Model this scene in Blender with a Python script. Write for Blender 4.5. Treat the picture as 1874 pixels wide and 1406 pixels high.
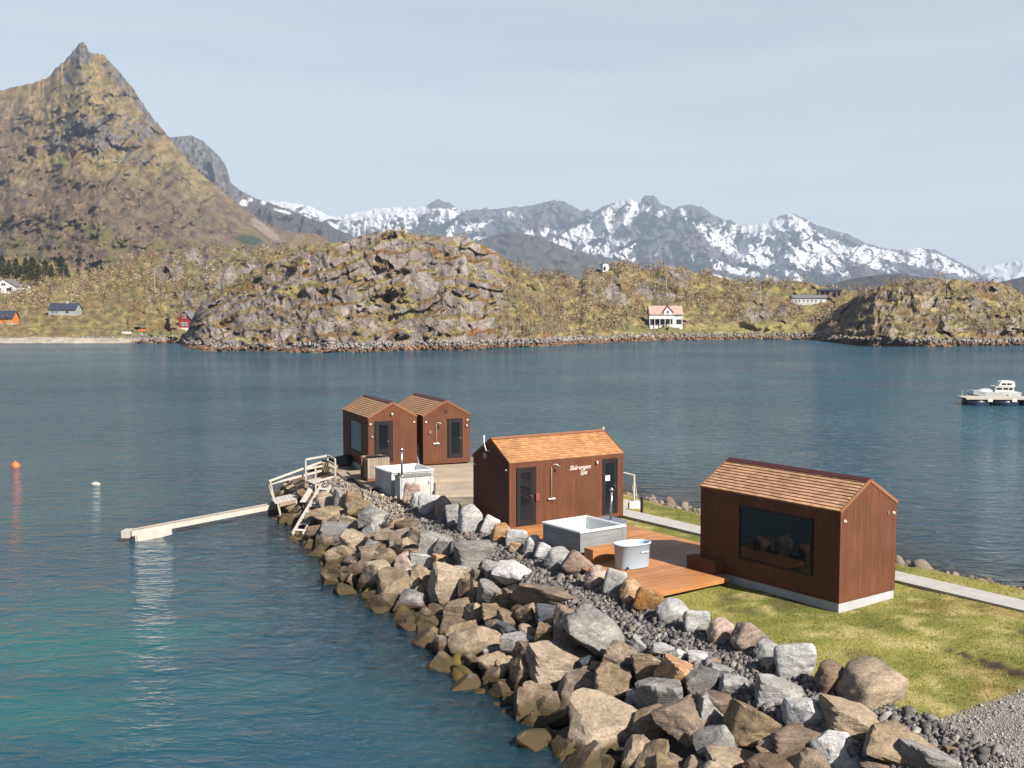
import bpy, bmesh, math, random
import numpy as np
from mathutils import Vector, Matrix, Euler

for _o in list(bpy.data.objects):
    bpy.data.objects.remove(_o)
scene = bpy.context.scene
COL = scene.collection
random.seed(7)
RNG = np.random.default_rng(11)

# ------------------------------------------------------------------ camera
F, PITCH, CAMH = 1977.4, math.radians(4.05), 9.966      # focal length in photo pixels (photo 1874 wide)
camd = bpy.data.cameras.new('camera')
camd.sensor_width = 36.0
camd.lens = F / 1874.0 * 36.0
camd.clip_start, camd.clip_end = 0.5, 60000.0
cam = bpy.data.objects.new('camera', camd)
COL.objects.link(cam)
cam.location = (0, 0, CAMH)
cam.rotation_euler = (math.pi / 2 - PITCH, 0, 0)
scene.camera = cam

# ------------------------------------------------------------------ sky, sun, exposure
SUN_AZ, SUN_EL = math.radians(-46.0), math.radians(38.0)
SUN = Vector((math.cos(SUN_AZ) * math.cos(SUN_EL), math.sin(SUN_AZ) * math.cos(SUN_EL), math.sin(SUN_EL)))
world = bpy.data.worlds.new('World')
scene.world = world
world.use_nodes = True
wn, wl = world.node_tree.nodes, world.node_tree.links
wn.clear()
w_out = wn.new('ShaderNodeOutputWorld')
w_bg = wn.new('ShaderNodeBackground')
w_bg.inputs['Strength'].default_value = 0.051
w_sky = wn.new('ShaderNodeTexSky')
w_sky.sky_type = 'NISHITA'
w_sky.sun_disc = False
w_sky.sun_elevation = SUN_EL
w_sky.sun_rotation = math.atan2(SUN.x, SUN.y)
w_sky.altitude = 0.0
w_sky.air_density = 1.0
w_sky.dust_density = 1.0
w_sky.ozone_density = 1.5
w_tc = wn.new('ShaderNodeTexCoord')
w_map = wn.new('ShaderNodeMapping')
w_map.inputs['Scale'].default_value = (1.0, 1.0, 11.0)
w_n = wn.new('ShaderNodeTexNoise')
w_n.inputs['Scale'].default_value = 1.6
w_n.inputs['Detail'].default_value = 7.0
w_n.inputs['Roughness'].default_value = 0.55
w_r = wn.new('ShaderNodeMapRange')
w_r.inputs['From Min'].default_value = 0.38
w_r.inputs['From Max'].default_value = 0.62
w_r.inputs['To Min'].default_value = 0.62
w_r.inputs['To Max'].default_value = 1.0
w_mix = wn.new('ShaderNodeMix')
w_mix.data_type = 'RGBA'
w_mix.inputs[7].default_value = (6.45, 6.55, 6.68, 1)          # thin high cloud veil
wl.new(w_tc.outputs['Generated'], w_map.inputs['Vector'])
wl.new(w_map.outputs['Vector'], w_n.inputs['Vector'])
wl.new(w_n.outputs['Fac'], w_r.inputs['Value'])
w_sep = wn.new('ShaderNodeSeparateXYZ')           # the thin veil looks denser towards the horizon, as such cloud does
wl.new(w_tc.outputs['Generated'], w_sep.inputs[0])
w_el = wn.new('ShaderNodeMapRange')
w_el.inputs['From Min'].default_value = 0.0
w_el.inputs['From Max'].default_value = 0.55
w_el.inputs['To Min'].default_value = 1.0
w_el.inputs['To Max'].default_value = 0.05
wl.new(w_sep.outputs['Z'], w_el.inputs['Value'])
w_mul = wn.new('ShaderNodeMath')
w_mul.operation = 'MULTIPLY'
wl.new(w_r.outputs['Result'], w_mul.inputs[0])
wl.new(w_el.outputs['Result'], w_mul.inputs[1])
wl.new(w_mul.outputs[0], w_mix.inputs[0])
wl.new(w_sky.outputs['Color'], w_mix.inputs[6])
wl.new(w_mix.outputs[2], w_bg.inputs['Color'])
wl.new(w_bg.outputs['Background'], w_out.inputs['Surface'])

sund = bpy.data.lights.new('sun', 'SUN')
sund.energy = 5.0
sund.angle = math.radians(0.53)
sund.color = (1.0, 0.93, 0.84)
sun = bpy.data.objects.new('sun', sund)
COL.objects.link(sun)
sun.rotation_euler = (-SUN).to_track_quat('-Z', 'Y').to_euler()
sun.location = (30, -40, 60)

scene.view_settings.view_transform = 'Standard'
scene.view_settings.look = 'None'
scene.view_settings.exposure = 1.3
scene.view_settings.gamma = 1.0
scene.view_settings.use_curve_mapping = False
scene.cycles.use_denoising = True
scene.cycles.max_bounces = 6
scene.cycles.transparent_max_bounces = 12
scene.cycles.volume_bounces = 0
scene.cycles.caustics_reflective = False
scene.cycles.caustics_refractive = False
scene.cycles.sample_clamp_indirect = 6.0

# ------------------------------------------------------------------ numbers and noise
_c, _s = math.cos(PITCH), math.sin(PITCH)
def Q(px, py, Y):
    """world point seen at photo pixel (px, py) at depth Y"""
    px, py, Y = np.asarray(px, float), np.asarray(py, float), np.asarray(Y, float)
    x, y = (px - 937) / F, -(py - 703) / F
    dy, dz = _c + y * _s, -_s + y * _c
    t = Y / dy
    return np.stack(np.broadcast_arrays(x * t, Y, CAMH + dz * t), -1)
def P(px, py, z):
    """world point seen at photo pixel (px, py) at height z"""
    x, y = (px - 937) / F, -(py - 703) / F
    dy, dz = _c + y * _s, -_s + y * _c
    t = (z - CAMH) / dz
    return np.array([x * t, dy * t, z])

def _hash(ix, iy, iz, seed):
    h = (ix.astype(np.uint32) * np.uint32(374761393) + iy.astype(np.uint32) * np.uint32(668265263)
         + iz.astype(np.uint32) * np.uint32(2147483647) + np.uint32(seed * 7919 + 13))
    h = (h ^ (h >> np.uint32(13))) * np.uint32(1274126177)
    h = (h ^ (h >> np.uint32(16))) * np.uint32(2246822519)
    return h ^ (h >> np.uint32(15))
def gnoise(x, y, z, seed=0):
    x, y, z = np.broadcast_arrays(np.asarray(x, float), np.asarray(y, float), np.asarray(z, float))
    fx, fy, fz = np.floor(x), np.floor(y), np.floor(z)
    ix, iy, iz = fx.astype(np.int64), fy.astype(np.int64), fz.astype(np.int64)
    fx, fy, fz = x - fx, y - fy, z - fz
    u, v, w = [q * q * q * (q * (q * 6 - 15) + 10) for q in (fx, fy, fz)]
    out = 0
    for dx in (0, 1):
        for dy in (0, 1):
            for dz in (0, 1):
                h = _hash((ix + dx) & 0xffff, (iy + dy) & 0xffff, (iz + dz) & 0xffff, seed)
                gx = (h & np.uint32(255)).astype(float) / 127.5 - 1
                gy = ((h >> np.uint32(8)) & np.uint32(255)).astype(float) / 127.5 - 1
                gz = ((h >> np.uint32(16)) & np.uint32(255)).astype(float) / 127.5 - 1
                d = gx * (fx - dx) + gy * (fy - dy) + gz * (fz - dz)
                out = out + d * (u if dx else 1 - u) * (v if dy else 1 - v) * (w if dz else 1 - w)
    return out * 1.3
def fbm(x, y, z=0.0, o=5, seed=0, gain=0.5):
    a, s, f = 1.0, 0.0, 1.0
    for i in range(o):
        s = s + a * gnoise(x * f, y * f, z * f, seed + i * 17)
        a *= gain
        f *= 2.03
    return s
def ridged(x, y, z=0.0, o=5, seed=0):
    a, s, f = 1.0, 0.0, 1.0
    for i in range(o):
        s = s + a * (1 - 2 * np.abs(gnoise(x * f, y * f, z * f, seed + i * 17)))
        a *= 0.5
        f *= 2.03
    return s * 0.6
def cells(x, y, seed):
    """jittered-grid cells: three random numbers per cell, offsets from the cell centre, distance to the border"""
    ix, iy = np.floor(x).astype(np.int64), np.floor(y).astype(np.int64)
    f1 = np.full(x.shape, 9.0); f2 = f1.copy()
    cx, cy = np.zeros(x.shape), np.zeros(x.shape)
    hh = np.zeros(x.shape, np.uint32)
    for dx in (-1, 0, 1):
        for dy in (-1, 0, 1):
            h = _hash((ix + dx) & 0xffff, (iy + dy) & 0xffff, np.zeros_like(ix), seed)
            qx = ix + dx + 0.1 + 0.8 * (h & np.uint32(255)).astype(float) / 255
            qy = iy + dy + 0.1 + 0.8 * ((h >> np.uint32(8)) & np.uint32(255)).astype(float) / 255
            d = np.hypot(x - qx, y - qy)
            nearer = d < f1
            f2 = np.where(nearer, f1, np.minimum(f2, d))
            cx, cy, hh = np.where(nearer, qx, cx), np.where(nearer, qy, cy), np.where(nearer, h, hh)
            f1 = np.where(nearer, d, f1)
    k = _hash(hh & np.uint32(0xffff), (hh >> np.uint32(16)) & np.uint32(0xffff), np.zeros_like(hh), seed + 1)
    r = [((k >> np.uint32(b)) & np.uint32(255)).astype(float) / 127.5 - 1 for b in (0, 8, 16)]
    return r, x - cx, y - cy, f2 - f1
def sstep(a, b, x):
    t = np.clip((x - a) / (b - a), 0, 1)
    return t * t * (3 - 2 * t)
def blob(px, py, cx, cy, rx, ry, ang=0.0):
    a = math.radians(ang)
    dx, dy = px - cx, py - cy
    u, v = dx * math.cos(a) + dy * math.sin(a), -dx * math.sin(a) + dy * math.cos(a)
    return np.clip(1.35 - np.sqrt((u / rx) ** 2 + (v / ry) ** 2), -1.5, 1)
def lerp3(c0, c1, f):
    return np.asarray(c0) * (1 - f[..., None]) + np.asarray(c1) * f[..., None]

# ------------------------------------------------------------------ objects, tags, materials
def tag(o, label=None, cat=None, group=None, kind=None):
    if label: o['label'] = label
    if cat: o['category'] = cat
    if group: o['group'] = group
    if kind: o['kind'] = kind
    return o
def link(name, data, parent=None, mat=None):
    o = bpy.data.objects.new(name, data)
    COL.objects.link(o)
    if parent is not None: o.parent = parent
    if mat is not None and data is not None and len(data.materials) == 0: data.materials.append(mat)
    return o
def empty(name, loc=(0, 0, 0), rz=0.0, label=None, cat=None, group=None):
    o = bpy.data.objects.new(name, None)
    COL.objects.link(o)
    o.location = loc
    o.rotation_euler = (0, 0, rz)
    o.empty_display_size = 0.2
    return tag(o, label, cat, group)
KA = 0.51            # the picture is exposed up by 1.3 stops: stone, soil and growth keep their darker real albedo
def np_mesh(name, verts, faces, smooth=False, color=None):
    """verts (n,3), faces (m,3) or (m,4) arrays"""
    me = bpy.data.meshes.new(name)
    verts = np.asarray(verts, np.float32).reshape(-1, 3)
    faces = np.asarray(faces, np.int32)
    k = faces.shape[1]
    me.vertices.add(len(verts))
    me.vertices.foreach_set('co', verts.ravel())
    me.loops.add(faces.size)
    me.loops.foreach_set('vertex_index', faces.ravel())
    me.polygons.add(len(faces))
    me.polygons.foreach_set('loop_start', np.arange(0, faces.size, k, dtype=np.int32))
    me.polygons.foreach_set('loop_total', np.full(len(faces), k, np.int32))
    if smooth:
        me.polygons.foreach_set('use_smooth', np.ones(len(faces), bool))
    me.update(calc_edges=True)
    if color is not None:
        ca = me.color_attributes.new('Col', 'FLOAT_COLOR', 'POINT')
        c4 = np.ones((len(verts), 4), np.float32)
        c4[:, :3] = np.asarray(color) * KA
        ca.data.foreach_set('color', c4.ravel())
    return me
def grid_faces(nr, nc):
    i = np.arange(nr * nc).reshape(nr, nc)
    return np.stack([i[:-1, :-1], i[:-1, 1:], i[1:, 1:], i[1:, :-1]], -1).reshape(-1, 4)

class MB:
    """collects simple solids; build() links them as ONE mesh object"""
    def __init__(self): self.v, self.f = [], []
    def add(self, vs, fs):
        n = len(self.v)
        self.v += [tuple(map(float, q)) for q in vs]
        self.f += [tuple(i + n for i in q) for q in fs]
        return self
    def box(self, x0, x1, y0, y1, z0, z1):
        v = [(x0, y0, z0), (x1, y0, z0), (x1, y1, z0), (x0, y1, z0), (x0, y0, z1), (x1, y0, z1), (x1, y1, z1), (x0, y1, z1)]
        return self.add(v, [(0, 3, 2, 1), (4, 5, 6, 7), (0, 1, 5, 4), (1, 2, 6, 5), (2, 3, 7, 6), (3, 0, 4, 7)])
    def beam(self, a, b, w, h, up=(0, 0, 1)):
        """rectangular bar from a to b, w wide (sideways), h high (along up)"""
        a, b = Vector(a), Vector(b)
        d = (b - a).normalized()
        s = d.cross(Vector(up))
        if s.length < 1e-4: s = d.cross(Vector((1, 0, 0)))
        s.normalize()
        u = s.cross(d).normalized()
        vs = []
        for p in (a, b):
            for i, j in ((-1, -1), (1, -1), (1, 1), (-1, 1)):
                vs.append(p + s * (i * w / 2) + u * (j * h / 2))
        return self.add(vs, [(0, 1, 2, 3), (7, 6, 5, 4), (0, 4, 5, 1), (1, 5, 6, 2), (2, 6, 7, 3), (3, 7, 4, 0)])
    def tube(self, pts, r, n=8, caps=True):
        pts = [Vector(p) for p in pts]
        rs = r if isinstance(r, (list, tuple)) else [r] * len(pts)
        vs = []
        for i, p in enumerate(pts):
            d = (pts[min(i + 1, len(pts) - 1)] - pts[max(i - 1, 0)]).normalized()
            ref = Vector((0, 0, 1)) if abs(d.z) < 0.9 else Vector((1, 0, 0))
            s = d.cross(ref).normalized()
            u = s.cross(d)
            for k in range(n):
                a = 2 * math.pi * k / n
                vs.append(p + (s * math.cos(a) + u * math.sin(a)) * rs[i])
        fs = []
        for i in range(len(pts) - 1):
            for k in range(n):
                k2 = (k + 1) % n
                fs.append((i * n + k, i * n + k2, (i + 1) * n + k2, (i + 1) * n + k))
        if caps:
            fs.append(tuple(range(n))[::-1])
            fs.append(tuple((len(pts) - 1) * n + k for k in range(n)))
        return self.add(vs, fs)
    def lathe(self, prof, c=(0, 0, 0), n=20, sx=1.0, sy=1.0):
        vs, fs = [], []
        for r, z in prof:
            for k in range(n):
                a = 2 * math.pi * k / n
                vs.append((c[0] + r * sx * math.cos(a), c[1] + r * sy * math.sin(a), c[2] + z))
        for i in range(len(prof) - 1):
            for k in range(n):
                k2 = (k + 1) % n
                fs.append((i * n + k, i * n + k2, (i + 1) * n + k2, (i + 1) * n + k))
        fs.append(tuple(range(n))[::-1])
        fs.append(tuple((len(prof) - 1) * n + k for k in range(n)))
        return self.add(vs, fs)
    def prism(self, poly, d):
        """closed polygon (list of 3-D points) pushed along vector d"""
        n = len(poly)
        p = [Vector(q) for q in poly]
        vs = p + [q + Vector(d) for q in p]
        fs = [tuple(range(n))[::-1], tuple(range(n, 2 * n))]
        fs += [(i, (i + 1) % n, n + (i + 1) % n, n + i) for i in range(n)]
        return self.add(vs, fs)
    def mesh(self, name, mat=None, smooth=False, bevel=0.0):
        me = bpy.data.meshes.new(name)
        me.from_pydata(self.v, [], self.f)
        bm = bmesh.new()
        bm.from_mesh(me)
        bmesh.ops.recalc_face_normals(bm, faces=bm.faces)
        if bevel:
            bmesh.ops.bevel(bm, geom=list(bm.edges), offset=bevel, segments=2, affect='EDGES', clamp_overlap=True)
        bm.to_mesh(me)
        bm.free()
        if smooth:
            for p in me.polygons: p.use_smooth = True
        if mat: me.materials.append(mat)
        return me
    def build(self, name, mat, parent=None, smooth=False, bevel=0.0):
        return link(name, self.mesh(name, mat, smooth, bevel), parent)

class NT:
    """small helper for building a material's nodes"""
    def __init__(self, name):
        self.m = bpy.data.materials.new(name)
        self.m.use_nodes = True
        self.t = self.m.node_tree
        self.t.nodes.clear()
        self.out = self.n('ShaderNodeOutputMaterial')
    def n(self, t, **kw):
        k = self.t.nodes.new(t)
        for a, b in kw.items():
            if a.startswith('i_'): k.inputs[a[2:].replace('_', ' ')].default_value = b
            else: setattr(k, a, b)
        return k
    def l(self, a, b): self.t.links.new(a, b)
    def noise(self, scale, detail=5, rough=0.55, vec=None, mapscale=None, dist=0.0):
        k = self.n('ShaderNodeTexNoise')
        k.inputs['Scale'].default_value = scale
        k.inputs['Detail'].default_value = detail
        k.inputs['Roughness'].default_value = rough
        k.inputs['Distortion'].default_value = dist
        if vec is not None:
            if mapscale is not None:
                mp = self.n('ShaderNodeMapping')
                mp.inputs['Scale'].default_value = mapscale
                self.l(vec, mp.inputs['Vector'])
                vec = mp.outputs['Vector']
            self.l(vec, k.inputs['Vector'])
        return k.outputs['Fac']
    def ramp(self, fac, stops):
        k = self.n('ShaderNodeValToRGB')
        e = k.color_ramp.elements
        while len(e) < len(stops): e.new(0.5)
        for q, (p, c) in zip(e, stops):
            q.position = p
            q.color = (c, c, c, 1) if isinstance(c, (int, float)) else (*c, 1)
        self.l(fac, k.inputs['Fac'])
        return k.outputs['Color']
    def mix(self, fac, a, b, mode='MIX'):
        k = self.n('ShaderNodeMix', data_type='RGBA', blend_type=mode)
        for s, v in ((0, fac), (6, a), (7, b)):
            if isinstance(v, bpy.types.NodeSocket): self.l(v, k.inputs[s])
            elif s == 0: k.inputs[0].default_value = v
            else: k.inputs[s].default_value = (*v, 1) if len(v) == 3 else v
        return k.outputs[2]
    def math(self, op, a, b=None, clamp=False):
        k = self.n('ShaderNodeMath', operation=op, use_clamp=clamp)
        for i, v in enumerate((a, b)):
            if v is None: continue
            if isinstance(v, bpy.types.NodeSocket): self.l(v, k.inputs[i])
            else: k.inputs[i].default_value = v
        return k.outputs[0]
    def coord(self, which='Object'):
        return self.n('ShaderNodeTexCoord').outputs[which]
    def pos(self): return self.n('ShaderNodeNewGeometry').outputs['Position']
    def rnd(self): return self.n('ShaderNodeObjectInfo').outputs['Random']
    def attr(self, name='Col'): return self.n('ShaderNodeAttribute', attribute_name=name).outputs['Color']
    def bump(self, h, strength, dist, normal=None):
        k = self.n('ShaderNodeBump')
        k.inputs['Strength'].default_value = strength
        k.inputs['Distance'].default_value = dist
        self.l(h, k.inputs['Height'])
        if normal is not None: self.l(normal, k.inputs['Normal'])
        return k.outputs['Normal']
    def princ(self, color, rough=0.7, normal=None, spec=0.5, metal=0.0, **kw):
        k = self.n('ShaderNodeBsdfPrincipled')
        for nm, v in (('Base Color', color), ('Roughness', rough), ('Metallic', metal), ('Specular IOR Level', spec)):
            if isinstance(v, bpy.types.NodeSocket): self.l(v, k.inputs[nm])
            elif nm == 'Base Color': k.inputs[nm].default_value = (*v, 1)
            else: k.inputs[nm].default_value = v
        for nm, v in kw.items(): k.inputs[nm.replace('_', ' ')].default_value = v
        if normal is not None: self.l(normal, k.inputs['Normal'])
        self.l(k.outputs[0], self.out.inputs['Surface'])
        return k
def simple_mat(name, color, rough=0.6, var=0.12, scale=6.0, spec=0.4, metal=0.0, bump=0.0):
    color = tuple(q * 0.59 for q in color)
    t = NT(name)
    c = t.coord('Object')
    f = t.noise(scale, 5, 0.6, c)
    r = t.ramp(f, [(0.25, 1 - var), (0.75, 1 + var)])
    col = t.mix(1.0, color, r, 'MULTIPLY')
    nrm = t.bump(t.noise(scale * 6, 4, 0.6, c), bump, 0.02) if bump else None
    t.princ(col, rough, nrm, spec, metal)
    return t.m
# ------------------------------------------------------------------ far land: mountains, hills, shore
def land_mat(name, fine=0.5, amp=0.35, bump=0.6, bdist=1.0, streak=True, rough=0.9):
    t = NT(name)
    c = t.attr('Col')
    p = t.pos()
    n1 = t.noise(fine, 7, 0.65, p)
    n2 = t.noise(fine * 0.35, 6, 0.6, p, (1.0, 1.0, 0.35)) if streak else t.noise(fine * 0.35, 6, 0.6, p)
    r1 = t.ramp(n1, [(0.28, 1 - amp), (0.72, 1 + amp)])
    r2 = t.ramp(n2, [(0.3, 1 - amp * 0.7), (0.7, 1 + amp * 0.7)])
    col = t.mix(1.0, t.mix(1.0, c, r1, 'MULTIPLY'), r2, 'MULTIPLY')
    nb = t.bump(n1, bump, bdist)
    t.princ(col, rough, nb, 0.2)
    return t.m

def interp(pts, x):
    a = np.array(pts, float)
    return np.interp(x, a[:, 0], a[:, 1])

class Relief:
    """land surface between a foot line and a skyline, with a modelled depth"""
    def __init__(self, name, x0, x1, step, nrow, sky, base, depth, jag=1.0, jagf=0.05, back=(0.06, 0.35), seed=0, foot=None):
        xs = np.arange(x0, x1 + step, step)
        ts = np.linspace(0, 1, nrow)
        sy = interp(sky, xs)
        jg = jag * fbm(xs * jagf, seed * 3.1, 0.5, 4, seed)
        by = interp(base, xs)
        self.px = np.repeat(xs[None], nrow, 0)
        self.t = np.repeat(ts[:, None], len(xs), 1)
        self.py = by[None] + (sy - by)[None] * self.t + jg[None] * self.t ** 14
        Y = depth(self.px, self.py, self.t)
        self.pos = Q(self.px, self.py, Y)
        self.name, self.nrow, self.ncol = name, nrow, len(xs)
        self.back = back
        self.foot = foot
    def normals(self):
        p = self.pos
        du = np.gradient(p, axis=1)
        dv = np.gradient(p, axis=0)
        n = np.cross(du, dv)
        n /= np.linalg.norm(n, axis=-1, keepdims=True) + 1e-9
        return n
    def build(self, color, mat, kind='structure', label=None, cat=None, smooth=True):
        p = self.pos
        r = p[-1]
        extra, ce = [], []
        H = np.maximum(r[:, 2] - 0, 1)
        for k in (1, 2.5, 5):
            q = r.copy()
            s = 1 + self.back[0] * k
            q[:, :2] *= s
            q[:, 2] = r[:, 2] - H * self.back[1] * k * 0.45
            extra.append(q)
            ce.append(color[-1])
        f0 = p[0].copy()
        f0[:, 2] -= 3.0 if self.foot is None else self.foot
        f0[:, 1] -= 1.5
        allp = np.concatenate([f0[None], p, np.array(extra)], 0)
        allc = np.concatenate([color[0][None], color, np.array(ce)], 0)
        me = np_mesh(self.name, allp.reshape(-1, 3), grid_faces(allp.shape[0], allp.shape[1]), smooth, np.clip(allc, 0.003, 0.95).reshape(-1, 3))
        me.materials.append(mat)
        o = link(self.name, me)
        tag(o, label, cat, None, kind)
        self.obj = o
        return o

M_FAR = land_mat('far_rock', 0.02, 0.20, 0.6, 18.0, False)
M_MTN = land_mat('mountain_side', 0.06, 0.34, 0.8, 7.0)
M_HILL = land_mat('hill_side', 0.55, 0.36, 0.8, 0.8)

# ---- distant snow range
def facets(px, py, sx, sy, seed, warp=0.35):
    wx = warp * fbm(px / sx * 0.9, py / sy * 0.9, 1.5, 3, seed + 7)
    wy = warp * fbm(px / sx * 0.9, py / sy * 0.9, 8.5, 3, seed + 9)
    return cells(px / sx + wx, py / sy + wy, seed)
SNOW_SKY = [(380, 360), (440, 365), (500, 369), (540, 372), (570, 378), (600, 394), (615, 398), (640, 391), (680, 383), (720, 379), (760, 381), (780, 377),
  (790, 371), (803, 364), (812, 371), (822, 370), (835, 381), (850, 385), (870, 384), (890, 381), (905, 384), (930, 380), (960, 378), (985, 374), (1000, 370),
  (1015, 366), (1035, 370), (1050, 378), (1065, 386), (1075, 383), (1085, 389), (1100, 380), (1120, 372), (1140, 368), (1155, 364), (1170, 372), (1176, 362),
  (1185, 357), (1200, 358), (1207, 371), (1215, 376), (1225, 377), (1232, 384), (1245, 377), (1260, 375), (1285, 378), (1297, 388), (1310, 396), (1325, 402),
  (1340, 405), (1355, 413), (1390, 411), (1410, 404), (1425, 396), (1440, 392), (1455, 392), (1475, 400), (1495, 413), (1525, 422), (1550, 428), (1575, 440),
  (1600, 450), (1625, 456), (1650, 458), (1685, 454), (1710, 457), (1740, 472), (1775, 490), (1800, 505), (1830, 522), (1900, 545), (1980, 555)]
def d_snow(px, py, t):
    env = np.clip(t * 4, 0, 1) * np.clip((1.03 - t) * 9, 0, 1)
    big = ridged(px * 0.012 + 0.004 * py, py * 0.010, 3.3, 4, 5)
    r, dx, dy, e = facets(px + 0.5 * py, py, 46, 40, 51)
    r2, dx2, dy2, e2 = facets(px - 0.3 * py, py, 15, 15, 53)
    return 5600 + 2600 * t ** 0.9 - env * (620 * big - 240 * r[0] - 330 * r[1] * dx - 120 * r[2] * dy - 60 * r2[0] - 150 * r2[1] * dx2 - 70 * ridged(px * 0.12, py * 0.1, 1.7, 4, 9))
R = Relief('snow_range', 380, 1980, 1.6, 125, SNOW_SKY, [(0, 560), (2000, 570)], d_snow, 2.2, 0.16, (0.1, 0.5), 2, foot=50)
px, py = R.px, R.py
n = R.normals()
nz = fbm(px * 0.045, py * 0.06, 1.0, 6, 31, 0.6)
nf = fbm(px * 0.13 + py * 0.05, py * 0.15 - px * 0.04, 2.0, 6, 41, 0.68)
gul = ridged(px * 0.075 + py * 0.06, py * 0.018, 4.0, 4, 45)
sn = np.full(px.shape, -0.75)
for b in [(690, 405, 105, 20, -4), (760, 398, 60, 14, -10), (830, 422, 80, 9, -14), (560, 380, 70, 7, 14), (1060, 442, 95, 13, 6), (1060, 424, 62, 10, -24), (1135, 392, 34, 16, -35), (1110, 405, 40, 9, -35),
          (1300, 432, 40, 8, 35), (1350, 452, 60, 13, 24), (1440, 458, 80, 16, 20), (1400, 424, 44, 9, -20), (1470, 432, 30, 6, 40), (1540, 458, 70, 7, 22), (1640, 472, 70, 5, 14), (1720, 480, 55, 6, 24),
          (1460, 405, 30, 5, 40), (1255, 398, 16, 5, 60), (1208, 392, 7, 12, 70), (940, 432, 60, 3, -4), (1100, 463, 45, 4, 10), (1195, 467, 20, 3, -10), (1330, 490, 80, 5, 14), (1430, 492, 50, 6, 34), (1250, 500, 30, 3, 0), (1300, 505, 30, 3, 10), (1180, 378, 10, 8, 50)]:
    sn = np.maximum(sn, (1.35 if b[2] > 90 or b[:2] in ((1060, 424), (760, 398), (1110, 405)) else 0.85) * blob(px, py, *b))
sn = sn + 0.40 * nz + 0.46 * nf + 0.42 * (gul - 0.1) + 0.25 * sstep(700, 560, px) - 0.9 * sstep(500, 530, py)
sn = sn + 0.32 * sstep(1330, 1380, px) * sstep(500, 470, py)
for b, a in [((1192, 362, 18, 12), 1.6), ((905, 412, 46, 22, 20), 1.2), ((1010, 392, 62, 20, 15), 1.4), ((1210, 435, 46, 52, 10), 1.2), ((805, 376, 24, 9), 1.0), ((1450, 397, 26, 6, 10), .8), ((1265, 430, 30, 40, -20), .8), ((1285, 388, 26, 12, 30), .7), ((880, 400, 40, 14), .8), ((1560, 432, 50, 5, 22), .6)]:
    sn -= a * np.clip(blob(px, py, *b), 0, 1)
snow = sstep(0.16, 0.26, sn)
fields = np.maximum.reduce([blob(px, py, *b) for b in ((690, 404, 85, 13, -4), (770, 402, 50, 8, -14), (840, 422, 60, 6, -14), (1055, 443, 72, 10, 6), (1064, 425, 44, 7, -24), (1395, 455, 50, 7, 22), (1475, 465, 45, 7, 18))])
snow = np.maximum(snow, sstep(0.30, 0.45, fields + 0.42 * nf + 0.2 * nz))
rock = lerp3((0.065, 0.065, 0.072), (0.15, 0.14, 0.135), sstep(-0.5, 0.5, nf))
rock = lerp3(rock, (0.075, 0.06, 0.05), sstep(470, 505, py + 20 * nz))
R.build(lerp3(rock, (0.80, 0.81, 0.82), snow), M_FAR)

# ---- snow hill and low dark hills far right
R = Relief('far_snow_hill', 1760, 2060, 2.5, 24, [(1760, 497), (1800, 487), (1830, 484), (1874, 475), (1930, 468), (2060, 480)], [(1700, 548), (2060, 548)],
           lambda px, py, t: 10500 + 1500 * t - 300 * ridged(px * 0.03, py * 0.03, 0, 4, 3), 1.0, 0.1, (0.1, 0.5), 3, foot=50)
nf = fbm(R.px * 0.12, R.py * 0.15, 0, 5, 8)
R.build(lerp3((0.13, 0.13, 0.14), (0.8, 0.81, 0.83), sstep(-0.25, 0.05, nf + 0.012 * (515 - R.py))), M_FAR)
def plain_hill(name, sky, Yb, Yr, c0, c1, x0, x1, seed, mat, base=(560, 560), step=2.2, rows=40, jag=1.0, amp=0.12, back=(0.06, 0.35)):
    def dep(px, py, t):
        return Yb + (Yr - Yb) * t - (Yr - Yb) * amp * ridged(px * 0.025, py * 0.05, seed, 5, seed)
    r = Relief(name, x0, x1, step, rows, sky, [(x0, base[0]), (x1, base[1])], dep, jag, 0.15, back, seed, foot=20)
    nf = fbm(r.px * 0.10, r.py * 0.13, seed, 6, seed + 50, 0.6)
    r.nf = nf
    r.build(lerp3(c0, c1, sstep(-0.35, 0.4, nf)), mat)
    return r
plain_hill('dark_slope', [(780, 470), (840, 450), (880, 438), (910, 430), (945, 425), (980, 432), (1020, 447), (1060, 462), (1090, 470), (1130, 480), (1180, 500), (1260, 520), (1400, 530)],
           3900, 5000, (0.035, 0.033, 0.03), (0.10, 0.085, 0.06), 780, 1400, 21, M_FAR)
plain_hill('low_dark_hill', [(1380, 545), (1450, 535), (1520, 520), (1560, 510), (1610, 503), (1650, 501), (1690, 508), (1740, 516), (1800, 522), (1850, 512), (1900, 500), (2000, 495)],
           1900, 2600, (0.03, 0.028, 0.025), (0.075, 0.06, 0.045), 1380, 2000, 22, M_FAR)

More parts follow.
